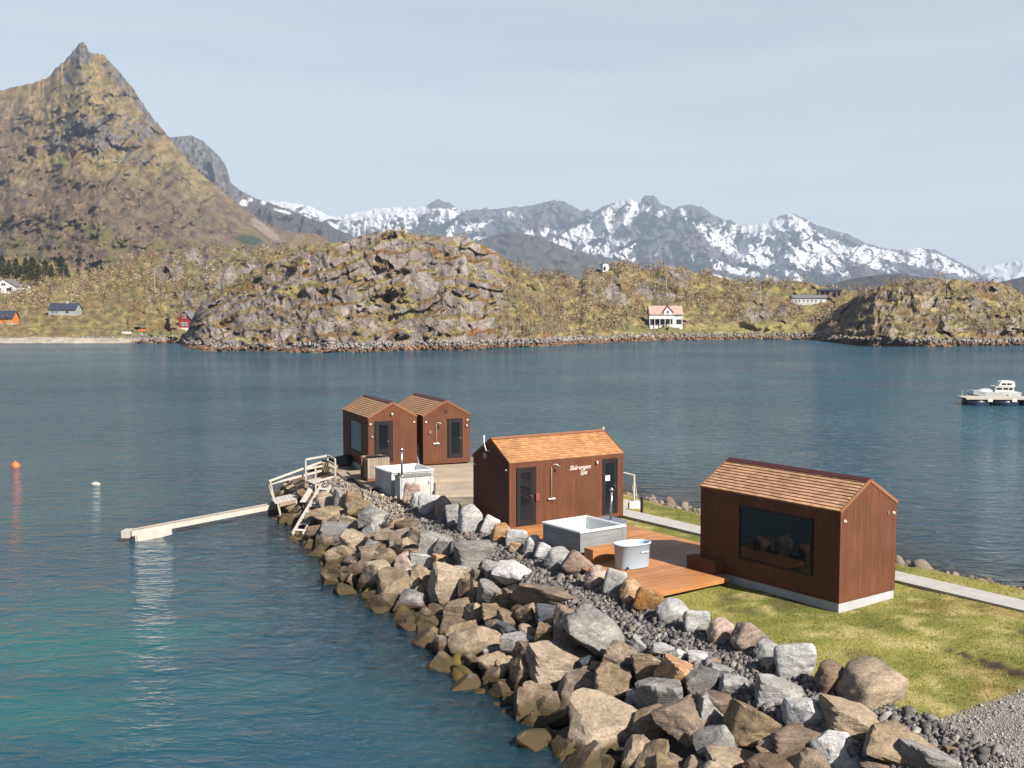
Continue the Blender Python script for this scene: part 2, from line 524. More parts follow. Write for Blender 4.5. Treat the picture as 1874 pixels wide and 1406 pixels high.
# ---- grey peak behind the left mountain, running down to the right
GREY_SKY = [(200, 300), (280, 262), (310, 252), (330, 250), (350, 248), (370, 257), (390, 275), (405, 291), (415, 308), (422, 334), (440, 349), (470, 364), (500, 374), (530, 385), (560, 397), (590, 407), (620, 421), (655, 437), (700, 458), (780, 490)]
def d_grey(px, py, t):
    return 2700 + 900 * t - 160 * ridged(px * 0.05 + py * 0.012, py * 0.02, 4.4, 5, 61) * np.clip(t * (1.1 - t) * 6, 0, 1)
R = Relief('grey_peak', 200, 780, 1.8, 110, GREY_SKY, [(200, 540), (780, 540)], d_grey, 1.6, 0.14, (0.06, 0.35), 6, foot=30)
nf = fbm(R.px * 0.16, R.py * 0.10, 0, 6, 63, 0.62)
c = lerp3((0.10, 0.095, 0.095), (0.21, 0.195, 0.185), sstep(-0.4, 0.4, nf))
c = lerp3(c, (0.06, 0.05, 0.045), sstep(345, 400, R.py + 25 * nf) * 0.75)
sn = np.maximum.reduce([blob(R.px, R.py, *b) for b in [(446, 371, 7, 9, 60), (458, 366, 5, 5, 0), (482, 371, 6, 4, 0), (520, 388, 20, 3, 15)]])
R.build(lerp3(c, (0.75, 0.76, 0.78), sstep(0.3, 0.6, sn + 0.5 * nf)), M_FAR)

# ---- the pointed mountain on the left
MTN_SKY = [(-260, 300), (-120, 230), (-50, 190), (-20, 168), (0, 165), (10, 164), (20, 160), (40, 156), (60, 152), (80, 145), (92, 138), (100, 126), (108, 120), (120, 110), (130, 98), (140, 86), (147, 79), (153, 77), (158, 84), (163, 96), (168, 98),
  (175, 97), (190, 101), (200, 112), (215, 128), (230, 145), (245, 165), (260, 188), (275, 210), (290, 228), (305, 245), (320, 265), (345, 295), (370, 320), (395, 340), (420, 360), (450, 385), (480, 405), (510, 419), (545, 425), (575, 428), (600, 440), (620, 455), (700, 500)]
ROCKY = [((175, 245, 78, 40, 12), 1.0), ((150, 98, 26, 24, 0), 1.2), ((105, 262, 20, 26, 0), 1.0), ((245, 238, 62, 20, 10), .7), ((130, 140, 44, 22, 30), .6), ((205, 165, 50, 22, 0), .5), ((325, 395, 44, 22, 20), .7), ((212, 140, 20, 44, -30), .9), ((250, 292, 56, 12, 0), .6), ((270, 208, 14, 54, -35), .8), ((60, 200, 40, 18, -10), .45), ((330, 330, 60, 18, 30), .45), ((180, 330, 60, 14, 10), .35), ((60, 420, 60, 14, 0), .3)]
def rockiness(px, py):
    k = np.zeros(px.shape)
    for b, a in ROCKY: k = np.maximum(k, a * np.clip(blob(px, py, *b), 0, 1))
    return k
def d_mtn(px, py, t):
    env = np.clip(t * 6, 0, 1) * sstep(1.25, 0.72, t)
    u = px - 150
    rk = 0.30 + rockiness(px, py)
    spur = ridged(px * 0.010 + py * 0.004, py * 0.006, 7.7, 5, 71)
    fine = ridged(px * 0.05 + py * 0.03, py * 0.045, 1.1, 5, 77)
    r, dx, dy, e = facets(px + 0.3 * py, py, 34, 30, 72)
    r2, dx2, dy2, e2 = facets(px - 0.2 * py, py, 12, 15, 74)
    terr = t + 0.05 * fbm(px * 0.012, py * 0.02, 0, 4, 79)
    st = np.floor(terr * 9) + sstep(0.35, 1.0, terr * 9 - np.floor(terr * 9))
    return 760 + 1100 * (0.7 * t + 0.3 * st / 9) + np.abs(u) * 0.6 + env * (-105 * spur - 22 * fine + rk * (22 * r[0] + 34 * r[1] * dx + 14 * r[2] * dy + 8 * r2[0] + 15 * r2[1] * dx2))
R = Relief('pointed_mountain', -260, 700, 1.8, 250, MTN_SKY, [(-260, 545), (700, 545)], d_mtn, 2.6, 0.22, (0.06, 0.35), 9, foot=20)
px, py = R.px, R.py
n = R.normals()
nl = fbm(px * 0.018, py * 0.018, 0, 5, 81, 0.55)
nm = fbm(px * 0.06, py * 0.07, 0, 6, 83, 0.62)
nf = fbm(px * 0.22, py * 0.17, 0, 4, 85, 0.6)
grass = lerp3((0.20, 0.145, 0.055), (0.38, 0.285, 0.12), sstep(-0.35, 0.35, nm + 0.4 * nf))
grass = lerp3(grass, (0.21, 0.115, 0.05), sstep(0.0, 0.6, nl + 0.3 * nf) * 0.6)
r2 = facets(px - 0.2 * py, py, 12, 15, 74)[0]
rk = -0.40 + 0.75 * nm + 0.35 * nf + 0.15 * r2[2] + 0.8 * (0.42 - n[..., 2]) + 1.05 * rockiness(px, py)
rock = lerp3((0.085, 0.08, 0.09), (0.24, 0.22, 0.205), sstep(-0.4, 0.45, nf + 0.5 * nm))
c = lerp3(grass, rock, sstep(-0.05, 0.22, rk))
sh = sstep(285, 360, py + 0.10 * np.abs(px - 60) - 0.22 * np.clip(px - 120, 0, 500) + 45 * nl + 20 * nm)
sh = np.maximum(sh, np.clip(blob(px, py, 10, 250, 70, 60, 20), 0, 1) + 0.4 * nm)
shrub = lerp3((0.12, 0.08, 0.068), (0.215, 0.15, 0.10), sstep(-0.4, 0.4, nm + 0.4 * nf))
shrub = lerp3(shrub, (0.17, 0.15, 0.055), sstep(-0.1, 0.45, nl + 0.4 * nm + 0.004 * (py - 430)))
c = lerp3(c, shrub, np.clip(sh, 0, 1) * 0.9)
c = lerp3(c, (0.33, 0.25, 0.20), sstep(0.5, 0.75, blob(px, py, 487, 422, 46, 11, 38) + 0.25 * nf))
c = lerp3(c, (0.17, 0.19, 0.055), 0.7 * sstep(0.45, 0.8, blob(px, py, 115, 300, 26, 11, 35) + 0.3 * nf))
c = lerp3(c, (0.045, 0.065, 0.03), sstep(0.45, 0.8, blob(px, py, 455, 440, 32, 12, 10) + 0.35 * nf))
c = lerp3(c, (0.24, 0.16, 0.07), sstep(500, 560, px + 0.5 * (py - 430)) * 0.8)
R.build(c, M_MTN)

# ---- lowland between the mountain foot and the bay, left
SHORE_L = [(-260, 627), (0, 626), (120, 626), (230, 626), (330, 628), (420, 630)]
LEFT_SKY = [(-260, 470), (0, 478), (60, 482), (130, 490), (175, 497), (195, 492), (230, 476), (270, 463), (320, 457), (380, 452), (430, 455), (470, 459), (520, 455), (560, 450), (640, 440), (760, 440)]
def rockface_l(px, py):
    r, dx, dy, e = facets(px, py, 24, 34, 94)
    return 4.0 * r[0] + 7.0 * r[1] * dx
def d_left(px, py, t):
    q = t + 0.10 * fbm(px * 0.02, py * 0.03, 1.0, 4, 91)
    st = (np.floor(q * 6) + sstep(0.45, 1.0, q * 6 - np.floor(q * 6))) / 6
    rocky = sstep(180, 300, px)
    f = t ** 1.3 * (1 - 0.6 * rocky) + 0.6 * rocky * st
    return 303 + 250 * f + np.clip(t * 6, 0, 1) * (-5 * ridged(px * 0.05, py * 0.06, 0, 5, 93) + rocky * rockface_l(px, py))
R = Relief('left_hillside', -260, 760, 1.8, 120, LEFT_SKY, SHORE_L, d_left, 1.5, 0.12, (0.05, 0.2), 12)
R_LEFT = R
def hill_color(R, seed, rockbias=0.0, moss=1.0, rust=0.5, shore=True, zs=1.0, ledge=None):
    px, py = R.px, R.py
    n = R.normals()
    z = R.pos[..., 2]
    nl = fbm(px * 0.022, py * 0.035, 0, 4, seed, 0.55)
    nm = fbm(px * 0.075, py * 0.11, 0, 5, seed + 3, 0.55)
    nf = fbm(px * 0.30, py * 0.26, 0, 4, seed + 6, 0.6)
    veg = lerp3((0.18, 0.14, 0.065), (0.33, 0.255, 0.115), sstep(-0.35, 0.35, nm + 0.25 * nf))
    veg = lerp3(veg, (0.20, 0.095, 0.035), sstep(0.0, 0.4, nl + 0.3 * nf) * rust)
    veg = lerp3(veg, (0.38, 0.295, 0.085), sstep(0.28, 0.55, nm - 0.6 * nl) * 0.6)
    veg = lerp3(veg, (0.15, 0.135, 0.05), sstep(0.2, 0.5, -nm - 0.5 * nl) * 0.7)
    rc = facets(px, py, 26, 30, seed + 60)[0]
    rock = lerp3((0.17, 0.145, 0.135), (0.36, 0.31, 0.28), sstep(-0.6, 0.6, nf + 0.5 * rc[0]))
    rock = lerp3(rock, (0.23, 0.175, 0.165), sstep(0.0, 0.6, rc[1]) * 0.6)
    rk = (0.45 - n[..., 2]) * 0.7 + 0.48 * nm + 0.16 * nf + 0.25 * rc[2] + rockbias
    if ledge is not None: rk = rk + 0.75 * (0.45 - ledge)
    c = lerp3(veg, rock, sstep(-0.08, 0.14, rk))
    R.rockmask = sstep(-0.08, 0.14, rk)
    if shore:
        zz = z + 0.8 * nm
        c = lerp3(c, lerp3((0.20, 0.18, 0.16), (0.46, 0.42, 0.38), sstep(-0.2, 0.35, nf)), (1 - sstep(1.2 * zs, 1.8 * zs, zz)) * sstep(-0.9, 0.0, nf))
        c = lerp3(c, lerp3((0.15, 0.08, 0.04), (0.31, 0.19, 0.11), sstep(-0.3, 0.3, nf)), 1 - sstep(0.55, 1.1, zz))
    return c, n, nm, nf
c, n, nm, nf = hill_color(R, 101, -0.45 + 0.75 * sstep(210, 300, R.px) * (1 - sstep(470, 520, R.px)) * sstep(0.0, 0.4, blob(R.px, R.py, 330, 500, 150, 55) ), 1, 0.45)
beach = sstep(0.0, 0.5, blob(R.px, R.py, 110, 623, 150, 4.5))
c = lerp3(c, (0.55, 0.47, 0.38), beach * 0.85)
c = lerp3(c, (0.20, 0.20, 0.08), sstep(0.2, 0.6, blob(R.px, R.py, 300, 612, 80, 6) + 0.4 * nf))
c = lerp3(c, lerp3((0.20, 0.16, 0.06), (0.30, 0.23, 0.10), sstep(-.3, .3, nm)), sstep(0.2, 0.7, blob(R.px, R.py, 90, 520, 170, 45)) * 0.6)
R.build(c, M_HILL)

# ---- the rocky headland
HEAD_SKY = [(328, 641), (333, 628), (345, 600), (358, 570), (370, 553), (390, 540), (415, 528), (440, 506), (470, 491), (510, 476), (560, 462), (600, 456), (640, 442), (660, 432), (690, 425), (715, 421), (740, 425), (770, 430), (800, 433), (830, 432), (855, 436), (870, 442), (890, 452), (905, 458), (925, 475), (945, 490), (960, 498), (985, 511), (1005, 540), (1040, 575), (1080, 600), (1120, 615), (1160, 622)]
HEAD_BASE = [(328, 642), (360, 642), (450, 643), (600, 645), (700, 643), (850, 640), (950, 636), (1050, 630), (1160, 625)]
def waterdepth(px, base):
    return np.array([P(q, interp(base, q), 0.0)[1] for q in px.ravel()]).reshape(px.shape)
def stairs(q, n, a=0.5):
    return (np.floor(q * n) + sstep(a, 1.0, q * n - np.floor(q * n))) / n
def rockface(px, py, sx, sy, seed, a):
    mod = sstep(-0.4, 0.4, fbm(px * 0.012, py * 0.015, 6.0, 3, seed + 11))
    r, dx, dy, e = facets(px + 0.25 * py, py - 0.12 * px, sx * 1.25, sy * 0.85, seed, 0.9)
    r2, dx2, dy2, e2 = facets(px - 0.18 * py, py + 0.1 * px, sx * 0.5, sy * 0.95, seed + 2, 0.8)
    r3, dx3, dy3, e3 = facets(px, py, sx * 0.24, sy * 0.24, seed + 4, 0.6)
    return a * ((0.35 + mod) * (0.8 * r[0] + 1.5 * r[1] * dx + 0.7 * r[2] * dy) + (1.25 - mod) * (0.40 * r2[0] + 0.9 * r2[1] * dx2 + 0.3 * r2[2] * dy2) + 0.10 * r3[0] + 0.22 * r3[1] * dx3
                - 0.45 * ridged(px * 0.05 + 0.02 * py, py * 0.035, 0, 5, seed + 5))
def ledges(q, n, a=0.6):
    f = q * n - np.floor(q * n)
    return sstep(a - 0.08, a + 0.10, f) * (1 - sstep(0.97, 1.0, f))
def q_head(px, py, t): return t + 0.22 * fbm(px * 0.010 + py * 0.012, py * 0.012, 2.0, 4, 111) + 0.05 * fbm(px * 0.05, py * 0.05, 0, 3, 113)
def d_head(px, py, t):
    Yb = np.repeat(waterdepth(px[0:1], HEAD_BASE), px.shape[0], 0)
    st = stairs(q_head(px, py, t), 6, 0.60)
    side = np.clip((380 - px) / 52, 0, 1) ** 2 * 9
    return Yb + 2 + 46 * (0.25 * t + 0.75 * st) + side + np.clip(t * 8, 0, 1) * np.clip((1.01 - t) * 14, 0.15, 1) * rockface(px, py, 46, 52, 115, 1.3)
R = Relief('rocky_headland', 328, 1160, 1.5, 150, HEAD_SKY, HEAD_BASE, d_head, 2.4, 0.2, (0.03, 0.3), 14)
R_HEAD = R
c, n, nm, nf = hill_color(R, 121, 0.06 - 0.75 * sstep(890, 960, R.px) - 0.5 * sstep(0.2, 0.8, blob(R.px, R.py, 470, 508, 95, 20, -22)) + 0.30 * sstep(0, .6, blob(R.px, R.py, 450, 600, 120, 50)), 1, 0.85, True, 1.0, ledges(q_head(R.px, R.py, R.t), 6, 0.60))
dk = sstep(0.12, 0.42, fbm(R.px * 0.06, R.py * 0.010, 0, 4, 127) + 0.2 * nf) * R.rockmask
c = lerp3(c, (0.085, 0.065, 0.06), dk * 0.6)
R.build(c, M_HILL)

# ---- hills on the far side of the bay, middle
MID_SKY = [(930, 500), (980, 505), (1010, 500), (1045, 508), (1060, 514), (1075, 497), (1095, 492), (1115, 490), (1135, 482), (1155, 482), (1170, 490), (1190, 497), (1205, 490), (1225, 485), (1250, 490), (1275, 500), (1300, 505), (1330, 510), (1360, 517), (1390, 520), (1410, 517), (1440, 515), (1470, 517), (1490, 520), (1510, 526), (1560, 531), (1620, 540), (1700, 560)]
MID_BASE = [(930, 637), (1000, 632), (1050, 630), (1120, 626), (1200, 623), (1400, 621), (1480, 622), (1560, 625), (1700, 630)]
def d_mid(px, py, t):
    Yb = np.repeat(waterdepth(px[0:1], MID_BASE), px.shape[0], 0)
    q = t + 0.12 * fbm(px * 0.02, py * 0.02, 2.0, 4, 131)
    st = stairs(q, 5, 0.5)
    cliff = sstep(0.2, 0.7, blob(px, py, 1400, 570, 55, 40)) * 10
    return Yb + 1 + 95 * (0.6 * t ** 1.2 + 0.4 * st) - cliff + np.clip(t * 8, 0, 1) * np.clip((1.01 - t) * 14, 0.15, 1) * rockface(px, py, 40, 38, 133, 1.6)
R = Relief('bay_hills', 930, 1700, 1.6, 110, MID_SKY, MID_BASE, d_mid, 2.2, 0.16, (0.05, 0.3), 15)
R_MID = R
rb = -0.4
for b in [(1100, 520, 35, 24, 0), (1235, 505, 40, 22, 0), (1395, 565, 50, 36, 0), (1130, 545, 26, 18, 0), (1215, 545, 40, 10, 0), (1180, 530, 20, 12, 0)]:
    rb = rb + 0.72 * sstep(0.0, 0.7, blob(R.px, R.py, *b) + 0.5 * fbm(R.px * 0.06, R.py * 0.07, 0, 4, 143))
c, n, nm, nf = hill_color(R, 141, rb, 1, 0.45)
c = lerp3(c, (0.20, 0.19, 0.075), sstep(0.2, 0.6, blob(R.px, R.py, 1200, 603, 70, 8) + 0.3 * nf))
c = lerp3(c, (0.30, 0.25, 0.10), sstep(0.2, 0.7, blob(R.px, R.py, 1390, 603, 130, 15) + 0.25 * nf))
R.build(c, M_HILL)

# ---- rocky hill on the right
RIGHT_SKY = [(1478, 622), (1495, 605), (1510, 585), (1535, 562), (1560, 547), (1580, 536), (1610, 525), (1640, 518), (1680, 512), (1720, 510), (1760, 513), (1800, 518), (1820, 515), (1850, 525), (1874, 540), (1920, 555), (2080, 570)]
RIGHT_BASE = [(1478, 624), (1520, 628), (1560, 631), (1600, 633), (1700, 634), (1874, 632), (2080, 630)]
def d_right(px, py, t):
    Yb = np.repeat(waterdepth(px[0:1], RIGHT_BASE), px.shape[0], 0)
    q = t + 0.12 * fbm(px * 0.02, py * 0.02, 2.0, 4, 151)
    st = stairs(q, 5, 0.55)
    slash = ridged((px + 0.55 * py) * 0.03, py * 0.008, 3.0, 3, 153) * sstep(1720, 1600, px)
    left = np.clip((1600 - px) / 110, 0, 1) * 14
    return Yb + 1 + left + 40 * (0.35 * t + 0.65 * st) + np.clip(t * 8, 0, 1) * np.clip((1.01 - t) * 14, 0.15, 1) * (-7 * slash + rockface(px, py, 40, 42, 155, 1.6))
R = Relief('right_rocky_hill', 1478, 2080, 1.5, 100, RIGHT_SKY, RIGHT_BASE, d_right, 2.2, 0.18, (0.03, 0.3), 16)
R_RIGHT = R
c, n, nm, nf = hill_color(R, 161, 0.0, 1, 0.65)
R.build(c, M_HILL)
# ------------------------------------------------------------------ the breakwater: ground sheet
WATERLINE = [(4.6, 8), (3.4, 16), (2.3, 20.5), (1.69, 22.8), (1.39, 23.7), (.83, 25.3), (.25, 26.5), (-.83, 28.1), (-1.41, 29.7), (-2.26, 31.9), (-3.24, 34.5), (-4.37, 35.8), (-5.88, 38.5), (-7.37, 42.6),
  (-8.82, 45.7), (-10.3, 49.8), (-11.4, 53), (-12.2, 57.5), (-12, 61), (-9.5, 63.5), (-4, 64), (1, 62), (6, 57.2), (9.25, 52.1), (15, 41.5), (17.9, 37.2), (24, 29), (36, 16), (36, -6), (5, -6)]
PLATEAU = [(11.5, 8), (9.6, 17), (8.5, 20.5), (7.86, 21.6), (6.7, 23), (5.9, 24.7), (4.97, 26.5), (4.36, 28), (3.27, 29.8), (2.08, 33), (.79, 35.8), (-.73, 38.6), (-1.76, 39.5), (-3.2, 42.7), (-4.55, 45.2), (-5.95, 47.2),
  (-7.4, 48.9), (-8.8, 52.6), (-9.4, 56), (-9.2, 59.5), (-6, 60.5), (-2, 59), (2, 53), (4.9, 46.8), (7.57, 42.65), (10.7, 37), (12.3, 34.1), (13.8, 32.7), (15, 31), (20, 25), (28, 15), (28, -4), (12, -4)]
def poly_dist(poly, x, y):
    d = np.full(np.shape(x), 1e9)
    ins = np.zeros(np.shape(x), bool)
    n = len(poly)
    for i in range(n):
        (x0, y0), (x1, y1) = poly[i], poly[(i + 1) % n]
        dx, dy = x1 - x0, y1 - y0
        t = np.clip(((x - x0) * dx + (y - y0) * dy) / (dx * dx + dy * dy), 0, 1)
        d = np.minimum(d, np.hypot(x - x0 - t * dx, y - y0 - t * dy))
        if y0 != y1:
            ins ^= ((y0 > y) != (y1 > y)) & (x < (x1 - x0) * (y - y0) / (y1 - y0) + x0)
    return np.where(ins, d, -d)
TOPZ = 1.75
def ground_z(x, y, full=False):
    x, y = np.asarray(x, float), np.asarray(y, float)
    d0, d1 = poly_dist(WATERLINE, x, y), poly_dist(PLATEAU, x, y)
    t = np.clip(-d1 / (np.abs(d1) + np.abs(d0) + 1e-6), 0, 1)          # 0 at the top edge, 1 at the water
    left = (x < 0.8 + (38 - y) * 0.42 + 4.5)
    prof_l = np.where(t < 0.33, 1 - 0.16 * t / 0.33, 0.84 * (1 - (t - 0.33) / 0.67))
    prof_r = (1 - t) ** 1.1
    zz = TOPZ * np.where(left, prof_l, prof_r)
    under = -0.62 * (-d0) ** 0.9
    under = np.where(left, under, -0.22 * np.abs(d0))
    z = np.where(d1 > 0, TOPZ, np.where(d0 > 0, zz, np.maximum(under, -8.0)))
    return (z, d0, d1, t, left) if full else z
GX, GY = np.arange(-36, 40.01, 0.25), np.arange(-4, 84.01, 0.25)
gx, gy = np.meshgrid(GX, GY)
gz, gd0, gd1, gt, gleft = ground_z(gx, gy, True)
gz = gz + np.where(gd1 > 0, 0.045, 0.10) * fbm(gx * 0.5, gy * 0.5, 0, 4, 201) - 0.22 * sstep(0.30, 0.45, gt) * (gd0 > 0) * gleft
gz = gz + np.where(gd0 < -2, 0.5, 0) * fbm(gx * 0.15, gy * 0.15, 0, 4, 203)
def gsample(x, y):
    fx = np.clip((np.asarray(x, float) - GX[0]) / 0.25, 0, len(GX) - 1.001)
    fy = np.clip((np.asarray(y, float) - GY[0]) / 0.25, 0, len(GY) - 1.001)
    ix, iy = fx.astype(int), fy.astype(int)
    fx, fy = fx - ix, fy - iy
    return (gz[iy, ix] * (1 - fx) * (1 - fy) + gz[iy, ix + 1] * fx * (1 - fy) + gz[iy + 1, ix] * (1 - fx) * fy + gz[iy + 1, ix + 1] * fx * fy)
def hit(px, py, y0=14.0, y1=80.0):
    """depth at which the ray through a photo pixel meets the ground sheet"""
    Y = np.linspace(y0, y1, 1200)
    p = Q(px, py, Y)
    below = p[:, 2] < gsample(p[:, 0], p[:, 1])
    return Y[np.argmax(below)] if below.any() else y1
# lawn / gravel / shore colouring (the ground's own materials)
TRK = [tuple(P(1700, 1330, 1.75)[:2]), tuple(P(1790, 1296, 1.75)[:2]), tuple(P(1874, 1266, 1.75)[:2]), (14.0, 24.0), (22, 20), (30, 10), (30, -5), (6, -5), (8.2, 17.0)]
trk = poly_dist(TRK, gx + 0.12 * fbm(gx, gy, 0, 3, 205), gy)
nA = fbm(gx * 0.35, gy * 0.35, 0, 5, 207)
nB = fbm(gx * 1.3, gy * 1.3, 0, 4, 209, 0.6)
def lawn_color(x, y):
    a = fbm(x * 0.33, y * 0.33, 0, 4, 211)
    b = fbm(x * 1.1, y * 1.1, 0, 4, 213, 0.6)
    c = fbm(x * 0.16, y * 0.16, 3, 3, 215)
    col = lerp3((0.165, 0.175, 0.042), (0.32, 0.275, 0.09), sstep(-0.35, 0.35, a + 0.35 * b))
    col = lerp3(col, (0.46, 0.37, 0.18), sstep(0.18, 0.5, b * 0.8 + 0.6 * c))
    col = lerp3(col, (0.26, 0.16, 0.05), sstep(0.25, 0.6, c - 0.5 * a) * 0.5)
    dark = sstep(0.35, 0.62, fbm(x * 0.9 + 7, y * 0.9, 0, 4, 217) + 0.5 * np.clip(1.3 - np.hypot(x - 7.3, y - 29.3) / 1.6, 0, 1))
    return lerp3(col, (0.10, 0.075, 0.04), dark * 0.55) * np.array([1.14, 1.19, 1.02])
gc = lawn_color(gx, gy)
def streak(a, b, wd):
    ax, ay = P(*a, 1.75)[:2]; bx, by = P(*b, 1.75)[:2]
    tt_ = np.clip(((gx - ax) * (bx - ax) + (gy - ay) * (by - ay)) / ((bx - ax) ** 2 + (by - ay) ** 2), 0, 1)
    return np.clip(1.2 - np.hypot(gx - ax - tt_ * (bx - ax), gy - ay - tt_ * (by - ay)) / (wd * (0.5 + tt_)), 0, 1)
mud = np.maximum(streak((1742, 1190), (1900, 1246), 0.24), streak((1838, 1150), (1900, 1160), 0.16))
gc = lerp3(gc, (0.07, 0.045, 0.03), sstep(0.25, 0.6, mud + 0.3 * nB))
gravel = lerp3((0.24, 0.225, 0.215), (0.38, 0.36, 0.34), sstep(-0.3, 0.4, nB))
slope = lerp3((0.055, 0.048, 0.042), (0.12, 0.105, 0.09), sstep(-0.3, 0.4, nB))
edge = sstep(-0.05, 0.10, gd1 + 0.18 * nB)
beach = lerp3((0.16, 0.13, 0.09), (0.30, 0.26, 0.20), sstep(-0.3, 0.4, nB))
rightlawn = sstep(0.28, 0.12, gt + 0.05 * nA)
straw = lerp3((0.30, 0.25, 0.085), (0.43, 0.35, 0.16), sstep(-0.3, 0.3, nB))
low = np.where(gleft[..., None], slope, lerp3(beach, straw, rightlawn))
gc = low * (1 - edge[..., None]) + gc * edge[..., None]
far_stony = sstep(43.5, 45.5, gy - 0.5 * gx - 1.0)[..., None] * (gx < 1.0 + 0 * gy)[..., None]
gc = gc * (1 - 0.9 * far_stony) + 0.9 * far_stony * lerp3((0.20, 0.17, 0.14), (0.36, 0.31, 0.25), sstep(-0.3, 0.3, nB))
tk = sstep(-0.06, 0.06, trk)[..., None]
gc = gc * (1 - tk) + gravel * tk
sea = sstep(0.0, -0.5, gd0)
patch = sstep(0.05, 0.4, fbm(gx * 0.10, gy * 0.10, 5, 4, 219))
bed = lerp3((0.035, 0.05, 0.045), (0.20, 0.21, 0.15), patch)
bed = lerp3((0.10, 0.075, 0.03), bed, sstep(-0.8, -2.6, gd0 + 0.5 * nB))
gc = gc * (1 - sea[..., None]) + bed * sea[..., None]
t = NT('breakwater_ground')
p = t.pos()
n1 = t.noise(9.0, 6, 0.65, p)
n2 = t.noise(45.0, 3, 0.6, p)
col = t.mix(1.0, t.mix(1.0, t.attr('Col'), t.ramp(n1, [(0.3, 0.72), (0.7, 1.25)]), 'MULTIPLY'), t.ramp(n2, [(0.3, 0.75), (0.7, 1.25)]), 'MULTIPLY')
t.princ(col, 0.95, t.bump(t.math('ADD', n1, t.math('MULTIPLY', n2, 0.4)), 0.7, 0.06), 0.15)
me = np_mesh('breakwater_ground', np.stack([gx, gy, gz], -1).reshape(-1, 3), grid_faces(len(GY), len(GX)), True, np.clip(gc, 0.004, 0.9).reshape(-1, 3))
me.materials.append(t.m)
tag(link('breakwater_ground', me), kind='structure')
sb = MB().box(-8000, 8000, -70, 9000, -9.5, -9.0).build('seabed', simple_mat('deep_seabed', (0.03, 0.05, 0.05), 0.9))
tag(sb, kind='structure')

# ------------------------------------------------------------------ rocks
def ico(sub):
    bm = bmesh.new()
    bmesh.ops.create_icosphere(bm, subdivisions=sub, radius=1.0)
    bm.verts.ensure_lookup_table()
    v = np.array([q.co[:] for q in bm.verts])
    f = np.array([[q.index for q in k.verts] for k in bm.faces])
    bm.free()
    return v / np.linalg.norm(v, axis=1, keepdims=True), f
ICO4, ICO3, ICO1, ICO2 = ico(5), ico(4), ico(1), ico(2)
def rock_shape(seed, sub, planes, power, rough, dmin=0.62):
    rg = np.random.default_rng(seed)
    v, f = sub
    nn = rg.normal(size=(planes, 3))
    nn /= np.linalg.norm(nn, axis=1, keepdims=True)
    dd = rg.uniform(dmin, 1.0, planes)
    ax = np.array([[1, 0, 0], [-1, 0, 0], [0, 1, 0], [0, -1, 0], [0, 0, 1], [0, 0, -1]]) + rg.normal(size=(6, 3)) * 0.22
    ax /= np.linalg.norm(ax, axis=1, keepdims=True)
    nn = np.concatenate([nn, ax])
    dd = np.concatenate([dd, rg.uniform(0.7, 0.95, 6)])
    s = np.maximum(v @ nn.T / dd, 0) ** power
    r = s.sum(1) ** (-1.0 / power)
    w = v * r[:, None]
    o = rg.uniform(0, 50, 3)
    disp = rough * (fbm(w[:, 0] * 2.2 + o[0], w[:, 1] * 2.2 + o[1], w[:, 2] * 2.2 + o[2], 5, seed, 0.55))
    disp += rough * 0.5 * np.round(2 * gnoise(w[:, 0] * 3 + o[1], w[:, 1] * 3, w[:, 2] * 3 + o[0], seed + 5)) / 2
    w = w + v * disp[:, None]
    mn, mx = w.min(0), w.max(0)
    return (w - (mn + mx) / 2) / ((mx - mn) / 2), f
ROCKS_A = [rock_shape(300 + i, ICO3 if i > 5 else ICO4, 6 + i % 5, 44, 0.05) for i in range(26)]
ROCKS_R = [rock_shape(400 + i, ICO3, 10, 9, 0.07, 0.62) for i in range(14)]
A_ME = [np_mesh('boulder', v, f, True) for v, f in ROCKS_A]
for _m in A_ME: _m.set_sharp_from_angle(angle=math.radians(16))
R_ME = [np_mesh('boulder', v, f, True) for v, f in ROCKS_R]
